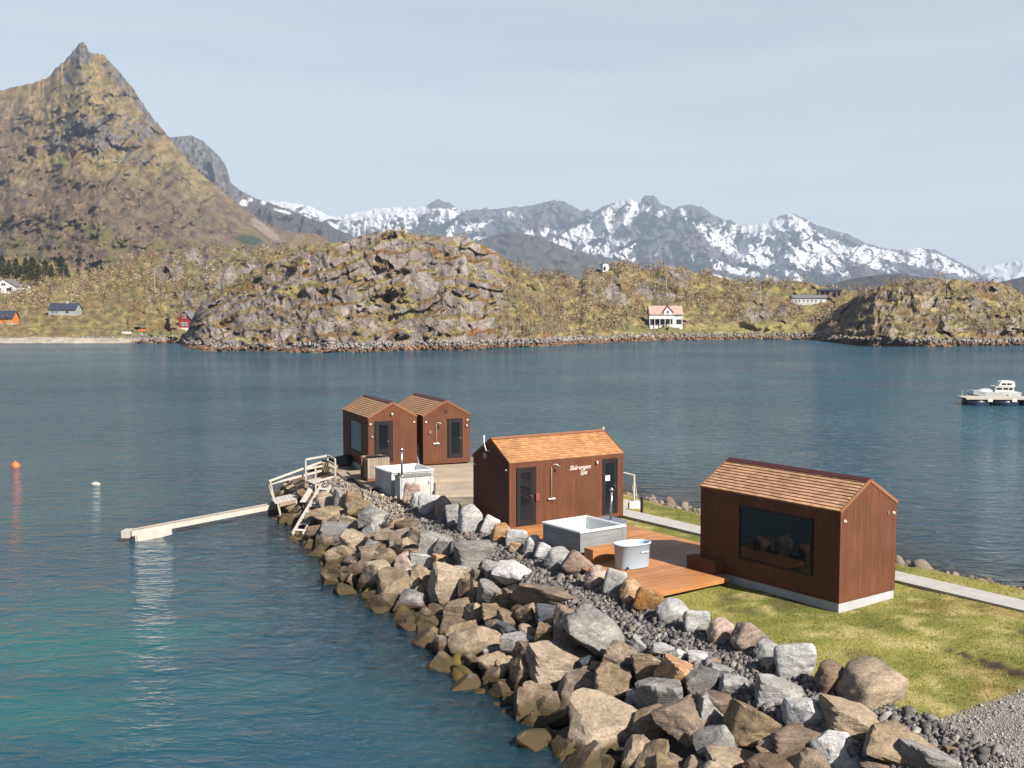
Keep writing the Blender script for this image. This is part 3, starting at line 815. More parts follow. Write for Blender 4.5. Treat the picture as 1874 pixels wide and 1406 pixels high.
def rock_mat(name, c0, c1, stain, wet=True, sc=1.0):
    c0, c1, stain = [tuple(q * KA for q in k) for k in (c0, c1, stain)]
    t = NT(name)
    p = t.pos()
    r = t.rnd()
    n1 = t.noise(1.6 * sc, 6, 0.62, p)
    n2 = t.noise(11.0 * sc, 8, 0.72, p)
    n3 = t.noise(0.9 * sc, 4, 0.6, p, (1, 1, 4.0), 1.2)
    col = t.mix(t.ramp(n1, [(0.36, 0.0), (0.62, 1.0)]), c0, c1)
    col = t.mix(t.ramp(n3, [(0.48, 0.0), (0.66, 0.75)]), col, stain)
    col = t.mix(1.0, col, t.ramp(n2, [(0.28, 0.55), (0.5, 1.0), (0.72, 1.40)]), 'MULTIPLY')
    n4 = t.noise(42.0 * sc, 3, 0.6, p)
    col = t.mix(1.0, col, t.ramp(n4, [(0.3, 0.75), (0.7, 1.22)]), 'MULTIPLY')
    vo = t.n('ShaderNodeTexVoronoi', feature='DISTANCE_TO_EDGE')
    vo.inputs['Scale'].default_value = 1.5
    wv = t.n('ShaderNodeVectorMath', operation='ADD')
    t.l(p, wv.inputs[0]); t.l(n1, wv.inputs[1])
    t.l(wv.outputs[0], vo.inputs['Vector'])
    crack = t.ramp(vo.outputs['Distance'], [(0.0, 0.0), (0.012, 1.0)])
    col = t.mix(crack, t.mix(0.5, col, stain), col)
    k = t.n('ShaderNodeHueSaturation')
    k.inputs['Saturation'].default_value = 1.0
    t.l(t.math('ADD', t.math('MULTIPLY', r, 0.5), 0.75), k.inputs['Value'])
    t.l(t.math('ADD', t.math('MULTIPLY', r, -0.35), 1.15), k.inputs['Saturation'])
    t.l(col, k.inputs['Color'])
    col = k.outputs['Color']
    if wet:   # weed and wet stain up to the tide mark
        sx = t.n('ShaderNodeSeparateXYZ')
        t.l(p, sx.inputs[0])
        zz = t.math('ADD', sx.outputs['Z'], t.math('MULTIPLY', n1, 0.5))
        col = t.mix(t.ramp(zz, [(0.50, 0.0), (0.72, 1.0)]), (0.045, 0.032, 0.015), col)
    nb = t.bump(n2, 0.8, 0.035, t.bump(n3, 0.6, 0.10))
    t.princ(col, 0.88, nb, 0.25)
    return t.m
RM = {
 't': rock_mat('tan_stone', (0.33, 0.245, 0.16), (0.43, 0.33, 0.225), (0.20, 0.145, 0.10)),
 'b': rock_mat('brown_stone', (0.20, 0.14, 0.095), (0.32, 0.235, 0.165), (0.10, 0.07, 0.06)),
 'g': rock_mat('grey_stone', (0.24, 0.23, 0.22), (0.40, 0.385, 0.36), (0.16, 0.14, 0.13)),
 'w': rock_mat('pale_stone', (0.42, 0.42, 0.42), (0.60, 0.59, 0.575), (0.33, 0.31, 0.29)),
 'k': rock_mat('slate_stone', (0.075, 0.085, 0.11), (0.15, 0.16, 0.185), (0.05, 0.05, 0.06)),
 'o': rock_mat('orange_stone', (0.40, 0.20, 0.07), (0.52, 0.36, 0.21), (0.30, 0.11, 0.03)),
 'p': rock_mat('pink_stone', (0.34, 0.235, 0.19), (0.50, 0.39, 0.32), (0.20, 0.11, 0.09)),
}
RNAME = {'t': 'tan', 'b': 'brown', 'g': 'grey', 'w': 'whitish', 'k': 'dark slate', 'o': 'orange stained', 'p': 'pinkish'}
# photo pixel centre, width, height, colour, tilt : boulders of the slope
SLOPE = [(602,947,58,36,'t',0),(664,933,44,30,'t',0),(690,953,54,46,'g',0),(637,953,26,24,'t',0),(659,965,22,28,'t',0),(724,961,34,22,'t',0),(744,965,40,24,'b',0),(766,981,40,28,'b',0),
 (717,984,50,30,'t',0),(746,1001,42,32,'t',0),(787,998,44,42,'g',20),(812,1003,30,40,'g',20),(648,993,48,40,'t',0),(621,977,60,32,'g',0),(596,998,34,36,'b',0),(684,993,26,32,'t',-30),(686,1018,50,30,'b',0),
 (626,1016,40,28,'b',0),(652,1025,22,20,'t',0),(710,1032,42,44,'t',-35),(741,1037,40,42,'p',0),(776,1028,42,30,'w',0),(809,1028,34,28,'o',0),(683,1064,46,70,'t',20),(647,1049,26,22,'p',0),(725,1078,62,64,'t',0),
 (753,1056,26,28,'p',0),(771,1061,46,48,'t',-35),(765,1105,58,44,'g',0),(568,957,22,30,'t',0),(578,981,34,30,'b',0),(524,933,28,26,'b',0),(544,890,34,30,'t',0),(626,916,28,42,'g',0),(596,919,26,30,'t',0),(645,914,34,28,'t',0),
 (866,1018,62,48,'g',0),(832,1011,20,34,'k',0),(845,1054,40,32,'g',0),(815,1079,54,72,'t',10),(856,1083,32,40,'b',0),(876,1059,28,34,'b',0),(902,1042,36,24,'g',15),(939,1052,62,40,'w',20),(905,1067,30,50,'b',30),
 (890,1096,46,46,'g',25),(842,1124,60,46,'t',0),(905,1127,46,44,'t',0),(936,1105,38,46,'b',20),(1006,1096,122,36,'b',13),(963,1125,36,42,'t',0),(799,1130,38,36,'b',0),(794,1148,32,36,'b',0),(804,1166,42,26,'o',20),
 (821,1153,26,28,'b',0),(828,1191,26,28,'t',30),(843,1208,24,18,'o',30),(877,1178,100,60,'t',18),(905,1222,58,44,'t',0),(930,1153,26,38,'k',-30),(950,1184,58,44,'g',0),(957,1236,44,74,'t',0),(1019,1219,112,64,'t',12),
 (998,1170,38,50,'t',0),(964,1160,32,28,'t',20),(1005,1131,46,36,'k',0),(1038,1155,48,78,'b',0),(1108,1168,150,62,'g',32),(1097,1232,30,32,'t',0),(1121,1258,64,72,'t',0),(1056,1266,70,62,'b',0),(988,1278,58,40,'t',0),
 (1157,1277,28,26,'w',0),(1188,1228,56,64,'t',0),(1253,1243,96,56,'o',25),(1207,1282,84,76,'g',0),(1026,1318,50,40,'p',-20),(1113,1332,134,88,'t',10),(1250,1327,96,84,'b',0),(1170,1385,72,62,'t',-20),(1233,1398,46,32,'b',0),
 (1276,1402,46,32,'t',0),(1300,1312,44,80,'g',-30),(1322,1359,94,62,'g',20),(1320,1291,86,42,'b',18),(1385,1325,104,68,'t',10),(1467,1363,104,56,'b',-5),(1481,1310,84,58,'w',15),(1421,1272,76,50,'w',20),(1342,1260,50,40,'w',0),
 (1443,1390,108,46,'t',8),(1342,1398,86,38,'t',0),(1529,1347,18,18,'w',0),(1527,1376,80,60,'w',-15),(1568,1325,124,58,'t',10),(1649,1373,124,62,'t',12),(1633,1335,28,24,'w',0),(1695,1396,94,46,'g',20),(1561,1404,40,26,'w',0),
 (1744,1376,30,20,'t',0),(600,860,30,26,'t',0),(575,855,34,24,'b',0),(622,846,40,28,'k',0),(650,838,30,20,'k',0),(1600,1404,50,26,'b',0),(1390,1404,50,30,'b',0),(1120,1404,50,36,'b',0),(1040,1400,44,30,'b',0),(700,1010,26,24,'b',0),(830,1050,24,22,'b',0),(1075,1225,30,40,'k',0)]
SMALLW = [(1173,1182,44,30,'w',10),(1212,1191,40,22,'w',5),(1242,1203,32,26,'w',0),(1280,1208,42,26,'w',10),(1316,1233,44,28,'w',5),(1308,1213,18,16,'t',0),(1410,1222,22,30,'t',0)]
UPRIGHT = [(753.6,905,28,40,'p',0),(765,918,28,32,'w',0),(786,924,38,38,'w',0),(811,930,32,40,'p',-10),(833,944,30,42,'w',-10),(860,953,46,52,'w',-12),(897,963,28,38,'w',25),(917,977,38,36,'o',0),(946,985,38,34,'w',0),
 (975,1001,34,38,'w',0),(999,1011,36,32,'w',20),(1023,1025,52,40,'w',0),(1057,1035,48,44,'p',30),(1093,1060,44,42,'p',0),(1126,1067,38,52,'w',10),(1155,1084,40,46,'o',10),(1186,1100,46,46,'o',20),(1233,1121,60,42,'w',15),
 (1275,1137,44,42,'w',0),(1320,1158,50,46,'p',0),(1368,1171,56,52,'b',30),(1404,1193,46,38,'w',0),(1457,1210,72,68,'w',-10),(1522,1243,58,58,'b',0),(946,1003,26,20,'o',0)]
ROCK_N = [0]
def where(c):
    y = c[1]
    zone = ('at the gravel track corner' if y < 23.5 else 'below the near cabin lawn' if y < 28.5 else 'below the orange deck' if y < 34.5 else 'below the lettered cabin' if y < 40.5
            else 'below the white hot tub' if y < 46.5 else 'around the ladder and landing stage' if c[0] < -6 and y < 57 else 'at the tip cabin')
    return zone
def band(c):
    return 'at the waterline' if c[2] < 0.55 else 'midway up the slope' if c[2] < 1.15 else 'high on the slope'
def shape_word(w, h):
    return 'slab-like' if w > 1.75 * h else 'upright' if h > 1.2 * w else 'blocky'
PLACED = []
def place_boulder(px, py, w, h, cls, tilt, row, rounded):
    i = ROCK_N[0]
    ROCK_N[0] += 1
    Y = hit(px, py + (0.42 if row == 'u' else 0.22) * h)
    k = 1.12 if row == 'u' else 1.20
    sx, sz = w * Y / F / 2 * k, h * Y / F / 2 * k
    sy = (sx + sz) * 0.5 * (0.75 if row == 'u' else 1.05)
    c = Q(px, py, Y + sy * (0.25 if row == 'u' else 0.15))
    gap = c[2] - sz - gsample(c[0], c[1])
    k = 0
    while gap > -0.12 * sz and k < 12:
        c = Q(px, py, c[1] + 0.12)
        gap = c[2] - sz - gsample(c[0], c[1])
        k += 1
    me = (R_ME if rounded else A_ME)[(i * 7 + 3) % (len(R_ME) if rounded else len(A_ME))]
    o = link('boulder', me)
    if len(me.materials) == 0: me.materials.append(RM['t'])
    o.material_slots[0].link = 'OBJECT'
    o.material_slots[0].material = RM[cls]
    o.location = c
    o.rotation_euler = (random.uniform(-0.12, 0.12), math.radians(tilt) + random.uniform(-0.1, 0.1), random.uniform(-0.25, 0.25))
    o.scale = (sx, sy, sz)
    PLACED.append((c[0], c[1], c[2], max(sx, sy, sz)))
    return o
def rock_label(o, txt):
    tag(o, txt, 'boulder', txt.replace('boulder', 'boulders').replace('stone', 'stones'))
for a in SLOPE:
    o = place_boulder(*a, 's', False)
    size = 'huge' if a[2] * a[3] > 5600 else 'big' if a[2] * a[3] > 2600 else 'mid-sized' if a[2] * a[3] > 1200 else 'smallish'
    rock_label(o, f"{size} {RNAME[a[4]]} {shape_word(a[2], a[3])} boulder {band(o.location)} {where(o.location)}")
for a in SMALLW:
    o = place_boulder(*a, 's', False)
    rock_label(o, f"small {RNAME[a[4]]} {shape_word(a[2], a[3])} stone lying below the dark gravel strip {where(o.location)}")
for a in UPRIGHT:
    o = place_boulder(*a, 'u', True)
    y = o.location.y
    zone = 'beside the big round boulder' if a[0] > 1500 else 'along the lawn' if y < 29.3 else 'along the orange deck' if y < 35.5 else 'at the lettered cabin' if y < 40.5 else 'in front of the white stove cabinet'
    rock_label(o, f"{'tallest ' if a[2] * a[3] > 4000 else ''}{RNAME[a[4]]} {'squat' if a[2] > a[3] * 1.12 else 'upright' if a[3] > a[2] * 1.12 else 'rounded'} boulder in the border row {zone}")
o = place_boulder(1596, 1263, 110, 86, 't', 0, 's', True)
tag(o, 'largest round tan boulder on the lawn corner above the gravel track', 'boulder')
# stones filling the gaps of the pile
fill_n = 0
rgf = np.random.default_rng(77)
for k in range(9000):
    if fill_n >= 152: break
    x, y = rgf.uniform(-12.5, 9), rgf.uniform(19.5, 62)
    z, d0, d1, tt, lf = [q.item() for q in ground_z(x, y, True)]
    if d1 > -0.2 or d0 < -0.5 or not lf: continue
    if tt < 0.36: continue
    s = rgf.uniform(0.30, 0.58)
    if any((x - q[0]) ** 2 + (y - q[1]) ** 2 < (0.55 * q[3] + 0.5 * s) ** 2 for q in PLACED): continue
    cls = rgf.choice(['t', 'b', 'g', 'b', 't', 't', 'b'])
    me = A_ME[k % len(A_ME)]
    o = link('boulder', me)
    if len(me.materials) == 0: me.materials.append(RM['t'])
    o.material_slots[0].link = 'OBJECT'
    o.material_slots[0].material = RM[cls]
    o.location = (x, y, gsample(x, y) + s * 0.22)
    o.rotation_euler = tuple(rgf.uniform(-0.6, 0.6, 2)) + (rgf.uniform(0, 6.28),)
    o.scale = (s * rgf.uniform(0.9, 1.5), s * rgf.uniform(0.8, 1.2), s * rgf.uniform(0.6, 0.95))
    PLACED.append((x, y, 0, s))
    rock_label(o, f'{RNAME[cls]} filler boulder wedged {band(o.location)} {where(o.location)}')
    fill_n += 1

def scatter_mesh(name, pts, sizes, cols, mat, shapes, rg, flat=1.0, parent=None):
    """many small stones as one mesh"""
    V, Fc, C = [], [], []
    n = 0
    for i, (p, s) in enumerate(zip(pts, sizes)):
        v, f = shapes[i % len(shapes)]
        e = Euler(rg.uniform(0, 6.28, 3)).to_matrix()
        w = (v * np.array([1.2, 0.9, 0.75 * flat]) * s) @ np.array(e).T + p
        V.append(w); Fc.append(f + n); C.append(np.repeat(cols[i][None], len(v), 0))
        n += len(v)
    me = np_mesh(name, np.concatenate(V), np.concatenate(Fc), False, np.concatenate(C))
    me.materials.append(mat)
    return link(name, me, parent)
def chip(seed):
    """one crushed-stone chip: a knocked-about block"""
    rg = np.random.default_rng(seed)
    v = np.array([(x, y, z) for z in (-1, 1) for y in (-1, 1) for x in (-1, 1)], float) * rg.uniform(0.45, 1.0, (8, 3))
    f = np.array([(0, 2, 1), (1, 2, 3), (4, 5, 6), (5, 7, 6), (0, 1, 4), (1, 5, 4), (2, 6, 3), (3, 6, 7), (0, 4, 2), (2, 4, 6), (1, 3, 5), (3, 7, 5)])
    return v, f
PEB = [chip(500 + i) for i in range(16)]
PEB2 = [rock_shape(520 + i, ICO2, 7, 40, 0.03, 0.4) for i in range(12)]
t = NT('gravel_stones')
t.princ(t.mix(1.0, t.attr('Col'), t.ramp(t.noise(20, 4, 0.6, t.pos()), [(0.3, 0.75), (0.7, 1.25)]), 'MULTIPLY'), 0.9, None, 0.25)
M_PEB = t.m
rgg = np.random.default_rng(5)
N = 170000
x, y = rgg.uniform(-11, 9.5, N), rgg.uniform(19, 52, N)
z, d0, d1, tt, lf = ground_z(x, y, True)
keep = (d1 < 0.12) & (d0 > 0) & lf & (tt < 0.37 + 0.06 * fbm(x * .5, y * .5, 0, 3, 221)) & (rgg.uniform(0, 1, N) < np.where(y > 44, .3, .9))
x, y = x[keep], y[keep]
sz = rgg.uniform(0.03, 0.075, len(x)) * np.where(rgg.uniform(0, 1, len(x)) < 0.06, 1.8, 1.0)
hue = rgg.uniform(0, 1, len(x))
cols = lerp3((0.105, 0.098, 0.098), (0.27, 0.25, 0.24), hue)
cols = np.where((rgg.uniform(0, 1, len(x)) < 0.10)[:, None], cols * np.array([1.35, 1.18, 1.0]), cols)
cols = np.where((rgg.uniform(0, 1, len(x)) < 0.04)[:, None], np.array([[0.4, 0.38, 0.36]]), cols)
farm = (y > 43)[:, None]
cols = np.where(farm, cols * np.array([1.7, 1.55, 1.35]), cols)
o = scatter_mesh('dark_gravel', np.stack([x, y, gsample(x, y) + sz * 0.4], -1), sz, cols, M_PEB, PEB, rgg)
tag(o, kind='stuff')
# finer stones of the track, bottom right, and under the lawn edge
N = 60000
x, y = rgg.uniform(5.5, 13.5, N), rgg.uniform(16.5, 24.5, N)
dT = poly_dist(TRK, x, y)
d1 = poly_dist(PLATEAU, x, y)
keep = ((dT > -0.1) & (rgg.uniform(0, 1, N) < 0.55)) | ((d1 > -0.9) & (d1 < 0.15) & (x > 6.8) & (y < 22.2))
x, y = x[keep], y[keep]
sz = rgg.uniform(0.006, 0.020, len(x)) * np.where(rgg.uniform(0, 1, len(x)) < 0.03, 2.6, 1.0)
cols = lerp3((0.22, 0.205, 0.195), (0.50, 0.465, 0.43), rgg.uniform(0, 1, len(x)))
o = scatter_mesh('track_gravel', np.stack([x, y, gsample(x, y) + sz * 0.3], -1), sz, cols, M_PEB, PEB, rgg)
tag(o, kind='stuff')
# stones of the right-hand shore and stones under water along the slope
N = 4200
x, y = rgg.uniform(3, 24, N), rgg.uniform(28, 60, N)
z, d0, d1, tt, lf = ground_z(x, y, True)
keep = (~lf) & (tt > 0.3) & (d0 > -2.5) & (d1 < 0) & (rgg.uniform(0, 1, N) < 0.5)
x, y = x[keep], y[keep]
sz = rgg.uniform(0.05, 0.16, len(x)) * np.where(rgg.uniform(0, 1, len(x)) < 0.05, 2.4, 1.0)
cols = lerp3((0.10, 0.07, 0.045), (0.30, 0.25, 0.20), rgg.uniform(0, 1, len(x)))
tag(scatter_mesh('shore_stones', np.stack([x, y, gsample(x, y) + sz * 0.2], -1), sz, cols, M_PEB, PEB2, rgg), kind='stuff')
N = 5000
x, y = rgg.uniform(-16, 4, N), rgg.uniform(16, 60, N)
z, d0, d1, tt, lf = ground_z(x, y, True)
keep = lf & (d0 < 0.2) & (d0 > -3.2) & (rgg.uniform(0, 1, N) < 0.7)
x, y, dd = x[keep], y[keep], -d0[keep]
sz = rgg.uniform(0.18, 0.5, len(x))
cols = lerp3((0.05, 0.035, 0.012), (0.20, 0.15, 0.04), rgg.uniform(0, 1, len(x)) ** 1.5)
tag(scatter_mesh('submerged_stones', np.stack([x, y, gsample(x, y) - sz * 0.1 - 0.12], -1), sz, cols, M_PEB, PEB2, rgg, 0.8), kind='stuff')
# short grass of the lawn
N = 150000
x, y = rgg.uniform(1.5, 18, N), rgg.uniform(20, 46, N)
dT, d1, d0 = poly_dist(TRK, x, y), poly_dist(PLATEAU, x, y), poly_dist(WATERLINE, x, y)
uC, vC = (x - 4.12) * 0.809 + (y - 29.83) * 0.588, -(x - 4.12) * 0.588 + (y - 29.83) * 0.809
keep = (dT < -0.05) & ((d1 > 0.02) | ((d1 > -0.7) & (x > 7))) & ~((uC > -0.1) & (uC < 5.7) & (vC > -0.05) & (vC < 9.5)) & ~((uC > 3.0) & (uC < 5.8) & (vC > -3.8) & (vC < 1.6))
keep &= rgg.uniform(0, 1, N) < np.where(y > 33, 0.35, 1)
mi = mud[np.clip(((y - GY[0]) / 0.25).astype(int), 0, len(GY) - 1), np.clip(((x - GX[0]) / 0.25).astype(int), 0, len(GX) - 1)]
keep &= mi < 0.3
x, y = x[keep], y[keep]
n = len(x)
zz = gsample(x, y)
ang = rgg.uniform(0, 6.28, n)
hh = rgg.uniform(0.015, 0.042, n) * (1 + 0.8 * np.clip(fbm(x * 2, y * 2, 0, 3, 231), 0, 1))
wd = 0.009 * rgg.uniform(0.7, 1.6, n)
dx, dy = np.cos(ang) * wd, np.sin(ang) * wd
lx, ly = rgg.normal(0, 0.02, n), rgg.normal(0, 0.02, n)
v = np.stack([np.stack([x - dx, y - dy, zz - .005], -1), np.stack([x + dx, y + dy, zz - .005], -1), np.stack([x + lx, y + ly, zz + hh], -1)], 1)
col = np.repeat(lawn_color(x, y)[:, None], 3, 1) * rgg.uniform(0.8, 1.35, n)[:, None, None]
me = np_mesh('grass', v.reshape(-1, 3), np.arange(3 * n).reshape(-1, 3), False, col.reshape(-1, 3))
t = NT('grass_blades')
t.princ(t.attr('Col'), 0.8, None, 0.15)
me.materials.append(t.m)
tag(link('grass', me), kind='stuff')
# ------------------------------------------------------------------ wood, glass, metal
def wood_mat(name, c0, c1, axis=2, rough=0.75, grain=1.0, var=0.35, spec=0.25):
    c0, c1 = [tuple(q * 0.525 for q in k) for k in (c0, c1)]
    t = NT(name)
    c = t.coord('Object')
    sc = [9.0, 9.0, 9.0]
    sc[axis] = 0.55
    g = t.noise(3.0 * grain, 6, 0.65, c, tuple(sc), 0.6)
    big = t.noise(0.9, 3, 0.5, t.pos())
    r = t.rnd()
    col = t.mix(t.ramp(g, [(0.30, 0.0), (0.70, 1.0)]), c0, c1)
    col = t.mix(1.0, col, t.ramp(big, [(0.3, 0.86), (0.7, 1.14)]), 'MULTIPLY')
    k = t.n('ShaderNodeHueSaturation')
    t.l(t.math('ADD', t.math('MULTIPLY', r, var), 1 - var / 2), k.inputs['Value'])
    t.l(col, k.inputs['Color'])
    t.princ(k.outputs['Color'], rough, t.bump(g, 0.35, 0.01), spec)
    return t.m
M_STAIN = wood_mat('stained_cladding', (0.116, 0.039, 0.0175), (0.188, 0.066, 0.030), 2, 0.78, 1.0, 0.16)
M_CORE = simple_mat('dark_sheathing', (0.02, 0.012, 0.01), 0.9)
M_SHING = wood_mat('cedar_shingle', (0.46, 0.26, 0.145), (0.62, 0.375, 0.22), 1, 0.85, 1.0, 0.42)
M_SHING_O = wood_mat('cedar_shingle_orange', (0.42, 0.20, 0.085), (0.57, 0.305, 0.14), 1, 0.85, 1.0, 0.40)
M_DECKO = wood_mat('oiled_deck_wood', (0.42, 0.17, 0.055), (0.62, 0.285, 0.105), 0, 0.5, 0.8, 0.30, 0.4)
M_DECKP = wood_mat('pale_deck_wood', (0.42, 0.33, 0.24), (0.55, 0.45, 0.34), 0, 0.8, 0.8, 0.18)
M_GREYW = wood_mat('weathered_wood', (0.30, 0.24, 0.17), (0.46, 0.38, 0.28), 0, 0.85, 0.9, 0.25)
M_FRAME = simple_mat('dark_frame', (0.020, 0.014, 0.014), 0.6, 0.1, 5, 0.2)
M_CAP = simple_mat('red_ridge_metal', (0.085, 0.022, 0.022), 0.5, 0.1, 4, 0.4)
M_TRIM = wood_mat('edge_trim', (0.24, 0.10, 0.05), (0.33, 0.15, 0.075), 0, 0.75, 1.0, 0.1)
M_PIPE = simple_mat('bright_pipe', (0.95, 0.86, 0.78), 0.35, 0.06, 8, 0.5, 0.3)
M_STEEL = simple_mat('brushed_steel', (0.55, 0.55, 0.55), 0.28, 0.06, 8, 0.5, 0.9)
M_WHITE = simple_mat('white_paint', (0.72, 0.72, 0.71), 0.55, 0.06, 4)
M_OFFW = simple_mat('weathered_white_paint', (0.54, 0.50, 0.44), 0.7, 0.18, 3, 0.3, 0, 0.3)
M_BLACK = simple_mat('black_plastic', (0.015, 0.014, 0.015), 0.5)
M_CONC = simple_mat('concrete', (0.47, 0.455, 0.43), 0.9, 0.14, 2.2, 0.2, 0, 0.35)
M_CONCG = simple_mat('foundation_concrete', (0.45, 0.46, 0.47), 0.9, 0.15, 3, 0.2, 0, 0.3)
t = NT('dark_glass')
t.princ((0.006, 0.008, 0.010), 0.03, t.bump(t.noise(0.8, 2, 0.5, t.pos()), 0.02, 0.05), 0.32)
M_GLASS = t.m

def hut(name, x, y, yaw, s, z, W, L, H, Rr, label, openings, shingle, mat_sh, courses, per_row, shingle_parts, cap=False):
    root = empty(name, (x, y, z), math.radians(yaw), label, 'cabin')
    root['group'] = 'brown gabled spa cabins on the breakwater'
    half = W / 2
    def pt(u, v, zz): return (u, s * v, zz)
    def prof(v, off=0.0): return H + Rr * (1 - abs(v - half) / half) + off
    # sheathing behind the boards
    i = 0.025
    poly = [pt(i, i, 0), pt(i, W - i, 0), pt(i, W - i, H - 0.02), pt(i, half, H + Rr - 0.03), pt(i, i, H - 0.02)]
    MB().prism(poly, (L - 2 * i, 0, 0)).build('wall', M_CORE, root)
    # vertical boards, cut round the openings
    def boards(wall, width, top, mapf, ops):
        n = int(round(width / 0.142))
        wd = width / n
        for k in range(n):
            c0, c1 = k * wd + 0.0018, (k + 1) * wd - 0.0018
            segs = [(0.0, None)]
            cut = [o for o in ops if o[0] < c1 - 0.03 and o[1] > c0 + 0.03]
            if cut:
                o = cut[0]
                segs = [(0.0, o[2]), (o[3], None)]
                full_l, full_r = c0, c1
            for z0, z1 in segs:
                jit = random.uniform(0, 0.004)
                t0, t1 = (top(c0), top(c1)) if z1 is None else (z1, z1)
                if min(t0, t1) - z0 < 0.02: continue
                cm = (c0 + c1) / 2
                face = [(c0, z0), (c1, z0), (c1, t1)]
                if z1 is None and (c0 < width / 2 < c1) and abs(top(cm) - (t0 + t1) / 2) > 1e-3: face.append((width / 2, top(width / 2)))
                face.append((c0, t0))
                mb = MB()
                a = [mapf(c, zz, -jit) for c, zz in face]
                b = [mapf(c, zz, 0.022) for c, zz in face]
                m = len(face)
                mb.add(a + b, [tuple(range(m)), tuple(range(m, 2 * m))[::-1]] + [(q, (q + 1) % m, m + (q + 1) % m, m + q) for q in range(m)])
                mb.build('board', M_STAIN, root)
    gtop = lambda c: prof(c, -0.012)
    stop = lambda c: H - 0.012
    og = openings.get('g', [])
    os_ = openings.get('s', [])
    boards('g', W, gtop, lambda c, zz, d: pt(d, c, zz), [o[:4] for o in og])
    boards('g1', W, gtop, lambda c, zz, d: pt(L - d, c, zz), [])
    boards('s', L, stop, lambda c, zz, d: pt(c, d, zz), [o[:4] for o in os_])
    boards('s1', L, stop, lambda c, zz, d: pt(c, W - d, zz), [])
    # doors and windows
    for wall, lst in openings.items():
        for c0, c1, z0, z1, kind in lst:
            mp = (lambda c, zz, d: pt(d, c, zz)) if wall == 'g' else (lambda c, zz, d: pt(c, d, zz))
            def bar(mb, a0, a1, b0, b1, d0, d1):
                q = [mp(a, b, d) for d in (d0, d1) for a, b in ((a0, b0), (a1, b0), (a1, b1), (a0, b1))]
                mb.add(q, [(0, 1, 2, 3), (7, 6, 5, 4), (0, 4, 5, 1), (1, 5, 6, 2), (2, 6, 7, 3), (3, 7, 4, 0)])
            fw = 0.075 if kind == 'door' else 0.06
            mb = MB()
            for q in ((c0, c0 + fw, z0, z1), (c1 - fw, c1, z0, z1), (c0 + fw, c1 - fw, z0, z0 + fw), (c0 + fw, c1 - fw, z1 - fw, z1)):
                bar(mb, *q, -0.012, 0.024)
            nm = kind
            fr = mb.build(nm, M_FRAME, root)
            e0, e1, y0, y1 = c0 + fw, c1 - fw, z0 + fw, z1 - fw
            if kind == 'door':
                lw = 0.085
                mb = MB()
                for q in ((e0, e0 + lw, y0, y1), (e1 - lw, e1, y0, y1), (e0 + lw, e1 - lw, y0, y0 + 0.13), (e0 + lw, e1 - lw, y1 - 0.11, y1)):
                    bar(mb, *q, 0.004, 0.023)
                mb.build('leaf_frame', M_FRAME, fr)
                hm = MB()
                bar(hm, e1 - 0.07, e1 - 0.045, (z0 + z1) / 2 - 0.07, (z0 + z1) / 2 + 0.05, -0.045, 0.003)
                bar(hm, e1 - 0.16, e1 - 0.045, (z0 + z1) / 2 + 0.012, (z0 + z1) / 2 + 0.032, -0.045, -0.025)
                hm.build('handle', M_STEEL, fr)
                e0, e1, y0, y1 = e0 + lw, e1 - lw, y0 + 0.13, y1 - 0.11
            mb = MB()
            bar(mb, e0, e1, y0, y1, 0.014, 0.0235)
            mb.build('pane', M_GLASS, fr)
    # roof: deck slab, verge trim, shingles, ridge
    nsl = math.hypot(half, Rr)
    cs, sn = half / nsl, Rr / nsl
    def rp(u, d, h, side):
        """point on a roof slope: d metres up from the eave, h above the slab"""
        v = d * cs - h * sn
        zz = H + d * sn + h * cs
        return pt(u, v if side == 0 else W - v, zz)
    roof = MB()
    for side in (0, 1):
        q = [rp(u, d, h, side) for h in (-0.015, 0.018) for u, d in ((-0.004, -0.012), (L + 0.004, -0.012), (L + 0.004, nsl), (-0.004, nsl))]
        roof.add(q, [(0, 1, 2, 3), (7, 6, 5, 4), (0, 4, 5, 1), (1, 5, 6, 2), (2, 6, 7, 3), (3, 7, 4, 0)])
    ro = roof.build('roof', M_TRIM, root)
    for uu in (-0.022, L + 0.004):
        mb = MB()
        for side in (0, 1):
            q = [rp(u, d, h, side) for h in (-0.03, 0.062) for u, d in ((uu, -0.02), (uu + 0.018, -0.02), (uu + 0.018, nsl + (0.0 if side else 0.0)), (uu, nsl))]
            mb.add(q, [(0, 1, 2, 3), (7, 6, 5, 4), (0, 4, 5, 1), (1, 5, 6, 2), (2, 6, 7, 3), (3, 7, 4, 0)])
        mb.build('verge_board', M_TRIM, ro)
    rw = (nsl - 0.02) / courses
    stuff = MB()
    rg = random.Random(len(name) + int(abs(x) * 10))
